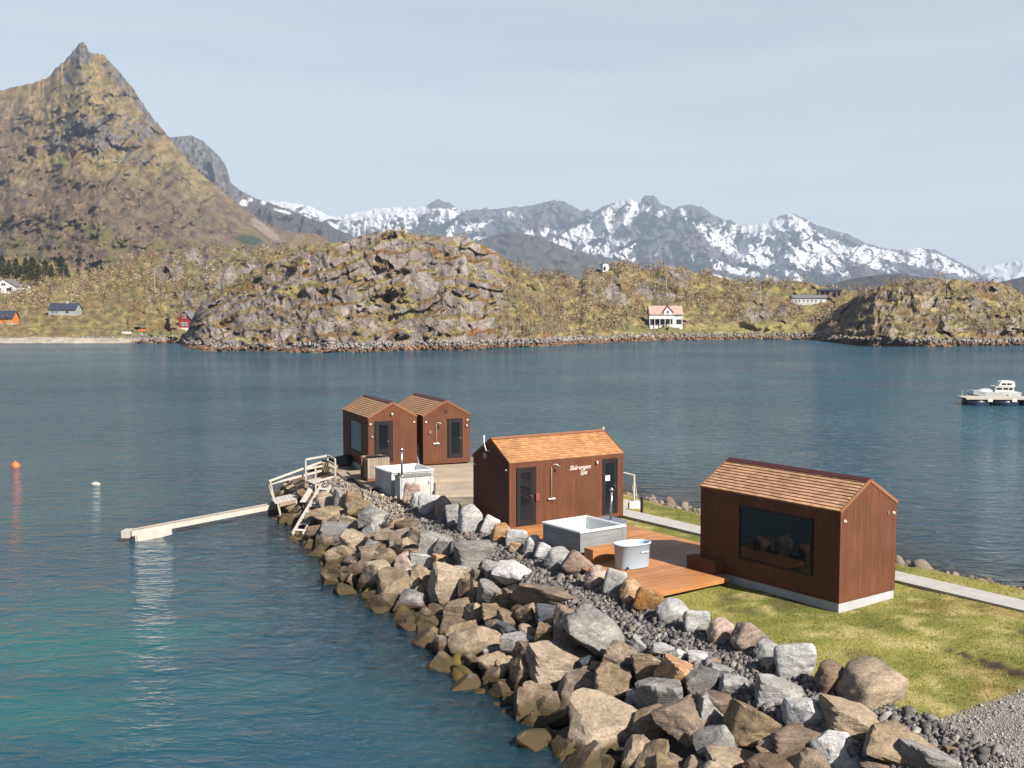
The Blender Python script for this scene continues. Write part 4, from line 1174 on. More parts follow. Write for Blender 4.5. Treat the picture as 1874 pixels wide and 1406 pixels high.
    for side in (0, 1):
        for r in range(courses):
            u = 0.002
            d0 = r * rw - 0.01
            off = rg.uniform(0, 0.5)
            first = True
            while u < L - 0.01:
                w = (L / per_row) * rg.uniform(0.82, 1.18)
                if first: w *= 0.4 + off
                first = False
                u1 = min(u + w, L - 0.002)
                if L - u1 < 0.06: u1 = L - 0.002
                hh = 0.031 + rg.uniform(0, 0.006) if shingle == 'rows' else 0.022 + rg.uniform(0, 0.010)
                dj = 0 if shingle == 'rows' else rg.uniform(-0.012, 0.012)
                dt = min(d0 + rw * 1.12, nsl - 0.006)
                q = [rp(a, b, h, side) for a, b, h in ((u + .0025, d0 + dj, 0.019), (u1 - .0025, d0 + dj, 0.019), (u1 - .0025, dt, 0.019), (u + .0025, dt, 0.019),
                      (u + .0025, d0 + dj, 0.019 + hh), (u1 - .0025, d0 + dj, 0.019 + hh), (u1 - .0025, dt, 0.024), (u + .0025, dt, 0.024))]
                fs = [(0, 3, 2, 1), (4, 5, 6, 7), (0, 1, 5, 4), (1, 2, 6, 5), (2, 3, 7, 6), (3, 0, 4, 7)]
                if side == 0 and shingle_parts:
                    MB().add(q, fs).build('shingle', mat_sh, ro)
                else:
                    stuff.add(q, fs)
                u = u1
    so = stuff.build('shingle_courses', mat_sh, ro)
    so['kind'] = 'stuff'
    mb = MB()
    ch = 0.075 if cap else 0.05
    for side in (0, 1):
        wdt = 0.13 if cap else 0.09
        q = [rp(u, d, h, side) for h in (0.052, 0.052 + 0.02) for u, d in ((0.0, nsl - wdt), (L, nsl - wdt), (L, nsl + 0.03), (0.0, nsl + 0.03))]
        mb.add(q, [(0, 1, 2, 3), (7, 6, 5, 4), (0, 4, 5, 1), (1, 5, 6, 2), (2, 6, 7, 3), (3, 7, 4, 0)])
    mb.build('ridge_cap', M_CAP if cap else M_TRIM, ro)
    return root, pt
def sconce(root, pt, wall, c, z, mat=None, sz=0.055):
    """little wall lamp: base disc, arm and shade"""
    f = (lambda c, zz, d: pt(-d, c, zz)) if wall == 'g' else (lambda c, zz, d: pt(c, -d, zz))
    lp = MB().tube([f(c, z, 0.004), f(c, z, 0.03)], sz * 0.55, 10).build('wall_lamp', M_BLACK, root)
    MB().tube([f(c, z - sz * 0.55, 0.075), f(c, z + sz * 0.75, 0.075)], sz * 0.55, 12).build('lamp_shade', mat or M_WHITE, lp)
    MB().tube([f(c, z, 0.03), f(c, z, 0.075)], 0.012, 6).build('lamp_arm', M_BLACK, lp)
def bolt(root, pt, wall, c, z):
    f = (lambda c, zz, d: pt(-d, c, zz)) if wall == 'g' else (lambda c, zz, d: pt(c, -d, zz))
    MB().tube([f(c, z, 0.004), f(c, z, 0.018)], 0.05, 10).tube([f(c, z, 0.018), f(c, z, 0.06)], 0.022, 8).build('lifting_eye', M_PIPE, root)
def shower(root, pt, wall, c, z0, z1, dirn=1):
    f = (lambda c, zz, d: pt(-d, c, zz)) if wall == 'g' else (lambda c, zz, d: pt(c, -d, zz))
    pipe = MB().tube([f(c, z0, 0.06), f(c, z1, 0.06), f(c + 0.05 * dirn, z1 + 0.09, 0.10), f(c + 0.14 * dirn, z1 + 0.10, 0.16), f(c + 0.22 * dirn, z1 + 0.03, 0.22)], 0.014, 8).build('shower_pipe', M_PIPE, root, True)
    MB().tube([f(c + 0.215 * dirn, z1 + 0.045, 0.215), f(c + 0.24 * dirn, z1 - 0.01, 0.23)], [0.02, 0.065], 12).build('shower_head', M_STEEL, pipe)
    MB().tube([f(c - 0.15, z0, 0.06), f(c + 0.15, z0, 0.06)], 0.035, 10).tube([f(c - 0.11, z0, 0.06), f(c - 0.11, z0, 0.004)], 0.02, 8).tube([f(c + 0.11, z0, 0.06), f(c + 0.11, z0, 0.004)], 0.02, 8).build('mixer_tap', M_PIPE, pipe)
    MB().tube([f(c, z1 - 0.12, 0.004), f(c, z1 - 0.12, 0.06)], 0.022, 8).build('pipe_bracket', M_STEEL, pipe)

hutC, pc = hut('spa_cabin', 8.818, 28.66, 126.05, -1, 1.99, 2.51, 5.14, 2.50, 0.73, 'nearest brown cabin with wide dark picture window and white plinth on the lawn',
     {'s': [(0.93, 3.60, 0.56, 2.18, 'window')]}, 'rows', M_SHING, 11, 26, True, True)
hutM, pm = hut('spa_cabin', -0.097, 38.251, 32.25, 1, 2.00, 2.55, 5.16, 2.40, 0.74, 'brown cabin with two glass doors, orange shingles and white lettering beside the tub deck',
     {'s': [(0.32, 1.08, 0.10, 2.22, 'door'), (4.14, 4.88, 0.14, 2.26, 'door')]}, 'irregular', M_SHING_O, 11, 26, True)
hutA, pa = hut('spa_cabin', -7.075, 52.911, 113.33, -1, 2.03, 2.50, 4.95, 2.50, 0.71, 'brown cabin with tall side window standing at the tip beside the slatted plunge barrel',
     {'g': [(0.38, 1.16, 0.27, 2.33, 'door')], 's': [(1.27, 3.5, 0.56, 2.18, 'window')]}, 'rows', M_SHING, 10, 24, False, True)
hutB, pb = hut('spa_cabin', -4.486, 54.178, 113.79, -1, 2.04, 2.54, 4.95, 2.46, 0.72, 'brown cabin with outdoor shower and glass door facing the pale timber deck',
     {'g': [(1.36, 2.14, 0.26, 2.28, 'door')]}, 'rows', M_SHING, 10, 24, False, True)
bolt(hutC, pc, 'g', 0.18, 2.23); bolt(hutC, pc, 'g', 2.36, 2.22)
MB().tube([pc(-0.004, 2.1, 2.26), pc(-0.03, 2.1, 2.26)], 0.05, 10).build('outlet_cap', M_TRIM, hutC)
sconce(hutA, pa, 'g', 1.2, 2.66, None, 0.08); sconce(hutA, pa, 'g', 0.17, 1.58)
bolt(hutA, pa, 'g', 0.11, 2.20); bolt(hutA, pa, 'g', 2.37, 2.22)
bolt(hutB, pb, 'g', 0.16, 2.16); bolt(hutB, pb, 'g', 2.41, 2.18)
sconce(hutB, pb, 'g', 2.34, 1.90, None, 0.07)
MB().tube([pb(-0.004, 1.25, 2.67), pb(-0.05, 1.25, 2.67)], 0.06, 12).build('vent', M_BLACK, hutB)
MB().add([pb(d, c, z) for d in (-0.004, -0.06) for c, z in ((0.28, 1.56), (0.44, 1.56), (0.44, 1.72), (0.28, 1.72))], [(0, 1, 2, 3), (7, 6, 5, 4), (0, 4, 5, 1), (1, 5, 6, 2), (2, 6, 7, 3), (3, 7, 4, 0)]).build('switch_box', M_TRIM, hutB)
shower(hutB, pb, 'g', 0.68, 1.05, 2.02, 1)
shower(hutM, pm, 's', 1.79, 0.98, 2.16, 1)
sconce(hutM, pm, 's', 3.85, 2.17, None, 0.075)
bolt(hutM, pm, 'g', 0.17, 2.15); bolt(hutM, pm, 'g', 2.45, 2.10)
MB().add([pm(c, d, z) for d in (-0.004, -0.05) for c, z in ((1.12, 0.97), (1.27, 0.97), (1.27, 1.24), (1.12, 1.24))], [(0, 1, 2, 3), (7, 6, 5, 4), (0, 4, 5, 1), (1, 5, 6, 2), (2, 6, 7, 3), (3, 7, 4, 0)]).build('junction_box', simple_mat('red_brown_box', (0.25, 0.06, 0.03)), hutM)
MB().add([pm(d, c, z) for d in (-0.004, -0.07) for c, z in ((1.52, 2.41), (1.70, 2.41), (1.70, 2.62), (1.52, 2.62))], [(0, 1, 2, 3), (7, 6, 5, 4), (0, 4, 5, 1), (1, 5, 6, 2), (2, 6, 7, 3), (3, 7, 4, 0)]).build('vent', simple_mat('grey_vent', (0.35, 0.33, 0.33)), hutM)
MB().add([pm(c, d, z) for d in (0.008, 0.0125) for c, z in ((4.30, 1.41), (4.52, 1.41), (4.52, 1.62), (4.30, 1.62))], [(0, 1, 2, 3), (7, 6, 5, 4), (0, 4, 5, 1), (1, 5, 6, 2), (2, 6, 7, 3), (3, 7, 4, 0)]).build('door_notice', M_WHITE, hutM)
for u, c in ((-0.12, 1.40), (5.28, 1.28)):
    an = MB().tube([pm(min(max(u, 0.0), 5.16), c - 0.05, 2.72), pm(u, c, 2.72), pm(u, c + 0.12, 2.92), pm(u, c + 0.16, 3.02)], 0.02, 8).build('antenna_bracket', M_WHITE, hutM)
    MB().tube([pm(u, c + 0.16, 3.0), pm(u, c + 0.17, 3.28)], 0.034, 8).tube([pm(u, c + 0.21, 3.04), pm(u, c + 0.22, 3.2)], 0.024, 8).build('antenna', M_WHITE, an)
# lettering on the wall, standing slightly proud
M_SIGN = simple_mat('sign_letters', (0.85, 0.72, 0.68), 0.5, 0.03)
for txt, c, z, size in (('Skårungen', 3.10, 2.03, 0.235), ('Spa', 3.25, 1.83, 0.235)):
    cu = bpy.data.curves.new('lettering', 'FONT')
    cu.body = txt
    cu.size = size
    cu.shear = 0.35
    cu.extrude = 0.008
    cu.offset = 0.0005
    cu.align_x, cu.align_y = 'CENTER', 'CENTER'
    tmp = bpy.data.objects.new('tmp', cu)
    COL.objects.link(tmp)
    me = bpy.data.meshes.new_from_object(tmp.evaluated_get(bpy.context.evaluated_depsgraph_get()))
    bpy.data.objects.remove(tmp)
    me.materials.clear()
    me.materials.append(M_SIGN)
    o = link('lettering', me, hutM)
    o.location = (c, -0.014, z)
    o.rotation_euler = (math.pi / 2, 0, 0)
# plinths and footings
def footing(root, pt, L, W, h, name='plinth', mat=None, ins=0.02):
    q = [pt(u, v, z) for z in (-h, -0.003) for u, v in ((ins, ins), (L - ins, ins), (L - ins, W - ins), (ins, W - ins))]
    MB().add(q, [(0, 3, 2, 1), (4, 5, 6, 7), (0, 1, 5, 4), (1, 2, 6, 5), (2, 3, 7, 6), (3, 0, 4, 7)]).build(name, mat or M_CONCG, root)
footing(hutC, pc, 5.14, 2.51, 0.36)
footing(hutM, pm, 5.16, 2.55, 0.34, 'plinth', M_CORE, 0.05)
footing(hutA, pa, 4.95, 2.50, 0.38, 'plinth', M_CONC, 0.03)
footing(hutB, pb, 4.95, 2.54, 0.38, 'plinth', M_CORE, 0.10)
# ------------------------------------------------------------------ decks, path, tubs
def frame_root(name, o, ux, z, label, cat, group=None):
    e = empty(name, (o[0], o[1], z), math.atan2(ux[1], ux[0]), label, cat, group)
    return e
# oiled deck between the middle and the near cabin: x along the boards, y away from the lawn corner
BX, BY = np.array([0.809, 0.588]), np.array([-0.588, 0.809])
DK = frame_root('wooden_deck', (4.12, 29.83), BX, 2.0, 'orange oiled timber deck between the near cabin and the lettered cabin', 'deck')
pitch, v = 0.146, 0.0
rg = random.Random(3)
while v < 8.95:
    u0 = max(0.0, 0.26 * (v - 3.2)) if v > 3.2 else 0.0
    u1 = 2.86 if v < 1.62 else 5.60
    mb = MB().box(u0, u1, v + 0.006, v + pitch - 0.006, -0.030, rg.uniform(-0.002, 0.0015))
    mb.build('board', M_DECKO, DK, False, 0.0)
    v += pitch
MB().box(0.0, 2.86, -0.026, -0.002, -0.135, -0.004).build('fascia', M_DECKO, DK)
MB().box(-0.026, -0.003, -0.026, 3.2, -0.135, -0.006).build('fascia', M_DECKO, DK)
MB().box(2.862, 2.885, 0.0, 1.62, -0.135, -0.006).build('fascia', M_DECKO, DK)
jb = MB()
for q in range(8):
    jb.box(0.10, 2.80 if q < 2 else 5.5, 0.15 + q * 1.22, 0.22 + q * 1.22, -0.20, -0.032) if q < 3 else jb.box(1.6, 5.5, 0.15 + q * 1.22, 0.22 + q * 1.22, -0.20, -0.032)
jb.build('joist', M_DECKO, DK)
# step along the lettered cabin
st = empty('step', (-0.097, 38.251, 2.0), math.radians(32.25), 'low orange timber step along the wall of the lettered cabin', 'step')
MB().box(0.10, 4.0, -0.42, -0.02, 0.055, 0.085).build('tread', M_DECKO, st)
MB().box(0.12, 3.98, -0.40, -0.37, 0.0, 0.053).build('riser', M_DECKO, st)
# box step by the near cabin - darker wall stain stands in for the shade on it
st = empty('box_step', (8.818, 28.66, 2.0), math.radians(126.05), 'brown timber box step against the near cabin at the deck end', 'step')
MB().box(4.12, 5.30, 0.055, 0.42, 0.36, 0.39).build('tread', M_STAIN, st)
MB().box(4.12, 5.30, 0.395, 0.42, 0.0, 0.357).build('front_panel', M_STAIN, st)
MB().box(4.12, 4.145, 0.055, 0.392, 0.0, 0.357).build('side_panel', M_STAIN, st)
MB().box(5.275, 5.30, 0.055, 0.392, 0.0, 0.357).build('side_panel', M_STAIN, st)

# concrete path
pa0, pd = np.array([4.55, 41.6]), np.array([0.578, -0.816])
pn = np.array([0.816, 0.578])
pw = MB()
rows = []
for i in range(22):
    c = pa0 + pd * (i * 1.25 - 3.0)
    rows.append((c - pn * 0.02, c + pn * 0.98))
path = empty('path', (0, 0, 0))
tag(path, kind='structure')
for i in range(21):
    (a0, a1), (b0, b1) = rows[i], rows[i + 1]
    g = pd * 0.006
    q = [(*(a0 + g), 1.70), (*(b0 - g), 1.70), (*(b1 - g), 1.70), (*(a1 + g), 1.70), (*(a0 + g), 1.84), (*(b0 - g), 1.84), (*(b1 - g), 1.84), (*(a1 + g), 1.84)]
    MB().add(q, [(0, 3, 2, 1), (4, 5, 6, 7), (0, 1, 5, 4), (1, 2, 6, 5), (2, 3, 7, 6), (3, 0, 4, 7)]).build('slab', M_CONC, path)

t = NT('tub_water')
t.princ((0.34, 0.44, 0.42), 0.05, t.bump(t.noise(3.0, 3, 0.5, t.pos()), 0.05, 0.03), 0.6)
M_TUBW = t.m
M_ACRYL = simple_mat('white_acrylic', (0.78, 0.79, 0.80), 0.25, 0.03, 3, 0.5)
M_GREYPANEL = wood_mat('grey_panel', (0.24, 0.25, 0.26), (0.34, 0.35, 0.355), 0, 0.6, 0.7, 0.12)
M_WHITEPANEL = wood_mat('whitewashed_panel', (0.52, 0.52, 0.52), (0.66, 0.66, 0.65), 0, 0.7, 0.7, 0.08)
def hot_tub(o, ux, wx, wy, z0, h, mat, rows, label):
    e = empty('hot_tub', (o[0], o[1], z0), math.atan2(ux[1], ux[0]), label, 'hot tub')
    ph = (h - 0.07) / rows
    for r in range(rows):
        za, zb = r * ph + 0.003, (r + 1) * ph - 0.003
        MB().box(0.05, wx - 0.05, 0.02, 0.045, za, zb).build('panel_board', mat, e)
        MB().box(0.05, wx - 0.05, wy - 0.045, wy - 0.02, za, zb).build('panel_board', mat, e)
        MB().box(0.02, 0.045, 0.05, wy - 0.05, za, zb).build('panel_board', mat, e)
        MB().box(wx - 0.045, wx - 0.02, 0.05, wy - 0.05, za, zb).build('panel_board', mat, e)
    for a, b in ((0, 0), (wx - 0.13, 0), (0, wy - 0.13), (wx - 0.13, wy - 0.13)):
        MB().box(a + 0.012, a + 0.118, b + 0.012, b + 0.118, 0, h - 0.07).build('corner_post', mat, e)
    # shell: rim and sloping basin
    w = 0.10
    def ring(i, z): return [(-0.02 + i, -0.02 + i, z), (wx + 0.02 - i, -0.02 + i, z), (wx + 0.02 - i, wy + 0.02 - i, z), (-0.02 + i, wy + 0.02 - i, z)]
    rs = [ring(0.0, h - 0.075), ring(-0.01, h - 0.03), ring(0.02, h), ring(w, h - 0.004), ring(w + 0.02, h - 0.04), ring(w + 0.09, h - 0.50), ring(w + 0.22, h - 0.66)]
    v = [q for r in rs for q in r]
    f = []
    for k in range(len(rs) - 1):
        for i in range(4):
            f.append((k * 4 + i, k * 4 + (i + 1) % 4, k * 4 + 4 + (i + 1) % 4, k * 4 + 4 + i))
    f.append(tuple(range(len(v) - 4, len(v))))
    MB().add(v, f).build('tub_shell', M_ACRYL, e)
    i = w + 0.055
    MB().box(i, wx - i, i, wy - i, h - 0.43, h - 0.40).build('water', M_TUBW, e)
    return e
tn, tl, tr = P(1062, 973, 2.88), P(998, 953, 2.88), P(1146, 960, 2.88)
ux = (tr - tn)[:2]; wx = np.linalg.norm(ux); ux /= wx
wy = np.linalg.norm((tl - tn)[:2])
tubM = hot_tub(tn[:2], ux, wx - 0.04, min(wy, 1.98), 2.004, 0.88, M_GREYPANEL, 4, 'white square hot tub with grey timber sides on the orange deck')
# stove and flue of that tub
fw = empty('tub_stove', (*(tn[:2] + ux * (wx + 0.06) + np.array([-ux[1], ux[0]]) * 0.75), 2.004), math.atan2(ux[1], ux[0]), 'grey stove box with steel flue beside the grey hot tub', 'stove')
MB().box(0.0, 0.62, 0.0, 0.95, 0.0, 0.78).build('stove_box', M_GREYPANEL, fw, False, 0.01)
MB().box(-0.02, 0.66, -0.03, 0.98, 0.782, 0.81).build('lid', simple_mat('blue_grey_lid', (0.20, 0.23, 0.27), 0.5), fw)
def flue(parent, x, y, z, h, r=0.055, lean=(0, 0)):
    f = MB().tube([(x, y, z), (x + lean[0], y + lean[1], z + h)], r, 14).build('flue', M_STEEL, parent, True)
    MB().lathe([(r * 0.6, h - 0.02), (r * 2.6, h + 0.02), (r * 0.35, h + 0.13)], (x + lean[0], y + lean[1], z), 16).build('flue_cowl', M_STEEL, f, True)
    MB().lathe([(r * 1.7, 0.002), (r * 1.5, 0.03)], (x, y, z), 14).build('flue_collar', M_STEEL, f)
    return f
flue(fw, 0.18, 0.30, 0.81, 1.0, 0.038, (0.05, 0.02))
# timber step of the hot tub
a, b, c = P(1069, 1000, 2.42), P(1085, 1007, 2.42), P(1180, 984, 2.42)
st = empty('tub_step', (*b[:2], 2.004), math.atan2(BX[1], BX[0]), 'orange timber box step in front of the grey hot tub', 'step')
MB().box(0.0, 1.55, 0.0, 0.42, 0.385, 0.416).build('tread', M_DECKO, st)
MB().box(0.0, 1.55, 0.0, 0.025, 0.0, 0.382).build('front_panel', M_DECKO, st)
MB().box(0.0, 0.025, 0.028, 0.42, 0.0, 0.382).build('side_panel', M_DECKO, st)
MB().box(1.525, 1.55, 0.028, 0.42, 0.0, 0.382).build('side_panel', M_DECKO, st)
# oval plunge tub
M_BLUET = simple_mat('pale_blue_plastic', (0.52, 0.64, 0.76), 0.4, 0.03, 3, 0.45)
cb = P(1154, 1043, 2.0)
ct = (cb[:2] + np.array([0.08, 0.34]))
e = empty('plunge_tub', (*ct, 2.004), math.radians(28), 'pale blue oval plastic plunge tub standing on the orange deck', 'tub')
def oval(n, ax, ay, p=2.6):
    q = []
    for k in range(n):
        a = 2 * math.pi * k / n
        cx, sy = math.cos(a), math.sin(a)
        q.append((ax * math.copysign(abs(cx) ** (2 / p), cx), ay * math.copysign(abs(sy) ** (2 / p), sy)))
    return q
rs = [(0.53, 0.30, 0.0), (0.55, 0.32, 0.03), (0.585, 0.345, 0.72), (0.62, 0.38, 0.735), (0.62, 0.38, 0.765), (0.60, 0.36, 0.775), (0.565, 0.325, 0.765), (0.555, 0.315, 0.70), (0.52, 0.285, 0.10), (0.45, 0.24, 0.085)]
v, f, nn = [], [], 40
for ax, ay, z in rs: v += [(x, y, z) for x, y in oval(nn, ax, ay)]
for k in range(len(rs) - 1):
    for i in range(nn): f.append((k * nn + i, k * nn + (i + 1) % nn, (k + 1) * nn + (i + 1) % nn, (k + 1) * nn + i))
f.append(tuple(range(nn))[::-1]); f.append(tuple(range((len(rs) - 1) * nn, len(rs) * nn)))
MB().add(v, f).build('tub_wall', M_BLUET, e, True)
MB().box(0.08, 0.36, -0.368, -0.352, 0.50, 0.54).build('handle', M_BLUET, e)
MB().tube([(-0.36, -0.28, 0.07), (-0.38, -0.36, 0.07)], 0.03, 10).build('drain_tap', M_BLACK, e)

# tub of the far pair
tn, tl, tr = P(715, 864, 2.8), P(696, 853, 2.8), P(794, 858, 2.8)
ux = (tr - tn)[:2]; wx = np.linalg.norm(ux); ux /= wx
uy = np.array([-ux[1], ux[0]])
hot_tub(tn[:2], ux, wx, 1.95, 1.72, 1.08, M_WHITEPANEL, 5, 'white square hot tub with whitewashed sides below the far cabins')
fo = P(731, 873, 2.72)[:2]
fw = empty('tub_stove', (*fo, 1.70), math.atan2(ux[1], ux[0]), 'whitewashed stove cabinet with grey lid and flue in front of the white hot tub', 'stove')
MB().box(0.03, 1.53, 0.03, 0.60, 0.0, 0.985).build('cabinet', M_WHITEPANEL, fw)
MB().box(-0.01, 1.57, -0.02, 0.64, 0.987, 1.02).build('lid', simple_mat('grey_lid', (0.26, 0.25, 0.24), 0.7), fw)
for x0, x1 in ((0.11, 0.74), (0.82, 1.45)):
    d = MB().box(x0, x1, 0.006, 0.028, 0.10, 0.94).build('door', M_WHITEPANEL, fw)
    MB().box(x1 - 0.10, x1 - 0.07, -0.03, 0.004, 0.60, 0.74).build('handle', M_STEEL, d)
    MB().box(x0 + 0.01, x0 + 0.14, -0.004, 0.005, 0.45, 0.47).build('hinge', M_STEEL, d)
for x0 in (0.03, 0.765, 1.47):
    MB().box(x0, x0 + 0.06, 0.005, 0.0285, 0.0, 0.98).build('corner_post', M_WHITEPANEL, fw)
flue(fw, 0.20, 0.22, 1.02, 1.10, 0.05)
MB().tube([(0.05, 0.20, 1.02), (0.05, 0.20, 1.17)], 0.05, 10).build('valve_cap', M_BLACK, fw)
# slatted barrel box by the first cabin
bo, br = P(673, 881, 1.95)[:2], P(713.5, 878, 1.95)[:2]
bx_ = br - bo; wb = np.linalg.norm(bx_); bx_ /= wb
e = empty('plunge_barrel', (*bo, 1.95), math.atan2(bx_[1], bx_[0]), 'square plunge barrel clad in pale vertical slats beside the tip cabin', 'tub')
ns = 8
for k in range(ns):
    x0 = k * wb / ns
    MB().box(x0 + 0.006, x0 + wb / ns - 0.006, 0.0, 0.022, 0.12, 1.04).build('slat', M_GREYW, e)
    MB().box(x0 + 0.006, x0 + wb / ns - 0.006, wb - 0.022, wb, 0.12, 1.04).build('slat', M_GREYW, e)
    MB().box(0.0, 0.022, x0 + 0.028, x0 + wb / ns - 0.0, 0.12, 1.04).build('slat', M_GREYW, e) if 0 < k < ns - 1 else None
    MB().box(wb - 0.022, wb, x0 + 0.028, x0 + wb / ns, 0.12, 1.04).build('slat', M_GREYW, e) if 0 < k < ns - 1 else None
MB().box(-0.01, wb + 0.01, -0.012, 0.03, 0.0, 0.115).build('base_rail', M_TRIM, e)
MB().box(0.024, wb - 0.024, 0.024, wb - 0.024, 0.02, 1.0).build('inner_tank', M_BLACK, e)
MB().lathe([(0.42, 1.0), (0.46, 1.055), (0.40, 1.055), (0.38, 0.90)], (wb / 2, wb / 2, 0), 28).build('rim', M_BLACK, e, True)
for k, (a0, a1, b0, b1) in enumerate(((0.03, wb - 0.03, 0.024, 0.10), (0.03, wb - 0.03, wb - 0.10, wb - 0.024))):
    MB().box(a0, a1, b0, b1, 1.002, 1.05).build('top_rail', M_GREYW, e)
MB().box(-0.14, -0.05, wb * 0.45, wb * 0.55, 0.0, 1.10).build('post', M_STAIN, e)
# low timber platforms by the tip cabin
def platform(pts, z, label, name='timber_platform', n=9, legs=True):
    p = [np.array(P(a, b, z)) for a, b in pts]
    o = empty(name, (float(p[1][0]), float(p[1][1]), float(z)), 0, label, 'platform')
    o0 = p[1]
    q = [k - o0 for k in p]
    for k in range(n):
        f0, f1 = (k + 0.04) / n, (k + 0.96) / n
        a, b = q[1] + (q[0] - q[1]) * f0, q[1] + (q[0] - q[1]) * f1
        c, d = q[2] + (q[3] - q[2]) * f0, q[2] + (q[3] - q[2]) * f1
        MB().prism([tuple(a), tuple(b), tuple(d), tuple(c)], (0, 0, -0.035)).build('board', M_GREYW, o)
    for a, b in ((q[1], q[0]), (q[2], q[3])):
        MB().beam(a * 0.97 + b * 0.03 + np.array([0, 0, -0.09]), a * 0.03 + b * 0.97 + np.array([0, 0, -0.09]), 0.05, 0.10).build('bearer', M_GREYW, o)
    if legs:
        for a in (q[0], q[1], q[2], q[3]):
            m = (q[0] + q[1] + q[2] + q[3]) / 4
            b = a * 0.93 + m * 0.07
            g = gsample(b[0] + o0[0], b[1] + o0[1]) - z - 0.05
            if g < -0.16: MB().beam(b + np.array([0, 0, g]), b + np.array([0, 0, -0.145]), 0.09, 0.09, (0, 1, 0)).build('leg', M_GREYW, o)
    return o
platform([(634, 862), (677, 894), (716, 890), (690, 858)], 1.94, 'weathered timber platform under the slatted plunge barrel', n=14)
platform([(613, 862), (633, 877), (650, 874), (632, 860)], 1.86, 'narrow weathered timber walkway beside the barrel platform', n=8)
# pale deck of the far pair, two levels
def slabdeck(pts, z, label, n, h):
    p = [np.array(P(a, b, z)) for a, b in pts]
    o = empty('timber_deck', (float(p[0][0]), float(p[0][1]), float(z)), 0, label, 'deck')
    q = [k - p[0] for k in p]
    for k in range(n):
        f0, f1 = (k + 0.015) / n, (k + 0.985) / n
        a, b = q[0] + (q[3] - q[0]) * f0, q[0] + (q[3] - q[0]) * f1
        c, d = q[1] + (q[2] - q[1]) * f0, q[1] + (q[2] - q[1]) * f1
        MB().prism([tuple(a), tuple(b), tuple(d), tuple(c)], (0, 0, -0.04)).build('board', M_DECKP, o)
    MB().beam(q[0] + np.array([0, -0.03, -h / 2 - 0.01]), q[1] + np.array([0, -0.03, -h / 2 - 0.01]), 0.04, h).build('fascia', M_DECKP, o)
    MB().beam(q[0] + np.array([-0.03, 0, -h / 2 - 0.01]), q[3] + np.array([-0.03, 0, -h / 2 - 0.01]), 0.04, h).build('fascia', M_TRIM, o)
    return o
slabdeck([(760, 880.5), (905, 874), (893, 846), (768, 853)], 2.02, 'upper pale timber deck in front of the shower cabin', 30, 0.12)
slabdeck([(797, 906), (905, 902), (905, 876.5), (797, 881)], 1.88, 'lower pale timber deck behind the lettered cabin', 16, 0.16)
# folded tub covers leaning between the far cabins
for k, (px, ln) in enumerate(((768.5, 0.0), (776, 0.06))):
    b0 = P(px, 850, 2.03)
    e = empty('tub_cover', (float(b0[0]), float(b0[1]), 2.03), math.radians(23), 'folded grey tub cover leaning between the two far cabins', 'tub cover', 'folded tub covers')
    MB().add([(-0.10, 0, 0), (0.10, 0, 0), (0.10, 0.10, 0), (-0.10, 0.10, 0), (-0.08 + ln, 0.35, 0.98), (0.08 + ln, 0.35, 0.98), (0.08 + ln, 0.45, 0.96), (-0.08 + ln, 0.45, 0.96)],
             [(0, 3, 2, 1), (4, 5, 6, 7), (0, 1, 5, 4), (1, 2, 6, 5), (2, 3, 7, 6), (3, 0, 4, 7)]).build('pad', simple_mat('grey_vinyl', (0.24, 0.24, 0.25), 0.6), e, False, 0.02)
    MB().add([(-0.012, -0.006, 0.02), (0.012, -0.006, 0.02), (0.012 + ln, 0.345, 0.97), (-0.012 + ln, 0.345, 0.97)], [(0, 1, 2, 3)]).build('seam', M_BLACK, e)

# ------------------------------------------------------------------ landing stage on the left
def rail(mb, a, b, w=0.06, h=0.05): mb.beam(a, b, w, h)
# slatted gangway platform
g0, g1, g2, g3 = [np.array(P(a, b, 0.85)) for a, b in ((495, 912), (503, 920.5), (556, 909), (548, 901))]
e = empty('gangway', (float(g1[0]), float(g1[1]), 0.85), 0, 'white slatted gangway platform at the foot of the landing stage', 'gangway')
q = [k - g1 for k in (g0, g1, g2, g3)]
for k in range(7):
    f0, f1 = (k + 0.04) / 7, (k + 0.96) / 7
    a, b = q[1] + (q[2] - q[1]) * f0, q[1] + (q[2] - q[1]) * f1
    c, d = q[0] + (q[3] - q[0]) * f0, q[0] + (q[3] - q[0]) * f1
    MB().prism([tuple(a), tuple(b), tuple(d), tuple(c)], (0, 0, -0.05)).build('board', M_OFFW, e)
MB().beam(q[1] * 0.9 + q[0] * 0.1 + np.array([0.2, 0, -0.14]), q[2] * 0.9 + q[3] * 0.1 + np.array([0, 0, -0.14]), 0.10, 0.16).build('bearer', M_GREYW, e)
MB().beam(q[0] * 0.9 + q[1] * 0.1 + np.array([0.2, 0, -0.14]), q[3] * 0.9 + q[2] * 0.1 + np.array([0, 0, -0.14]), 0.10, 0.16).build('bearer', M_GREYW, e)
for a in (0.10, 0.72):
    b = q[1] + (q[2] - q[1]) * a
    MB().beam(b + np.array([0, 0, -0.05]), b + np.array([0.25, -0.1, -1.1]), 0.07, 0.07, (0, 1, 0)).build('leg', M_OFFW, e)
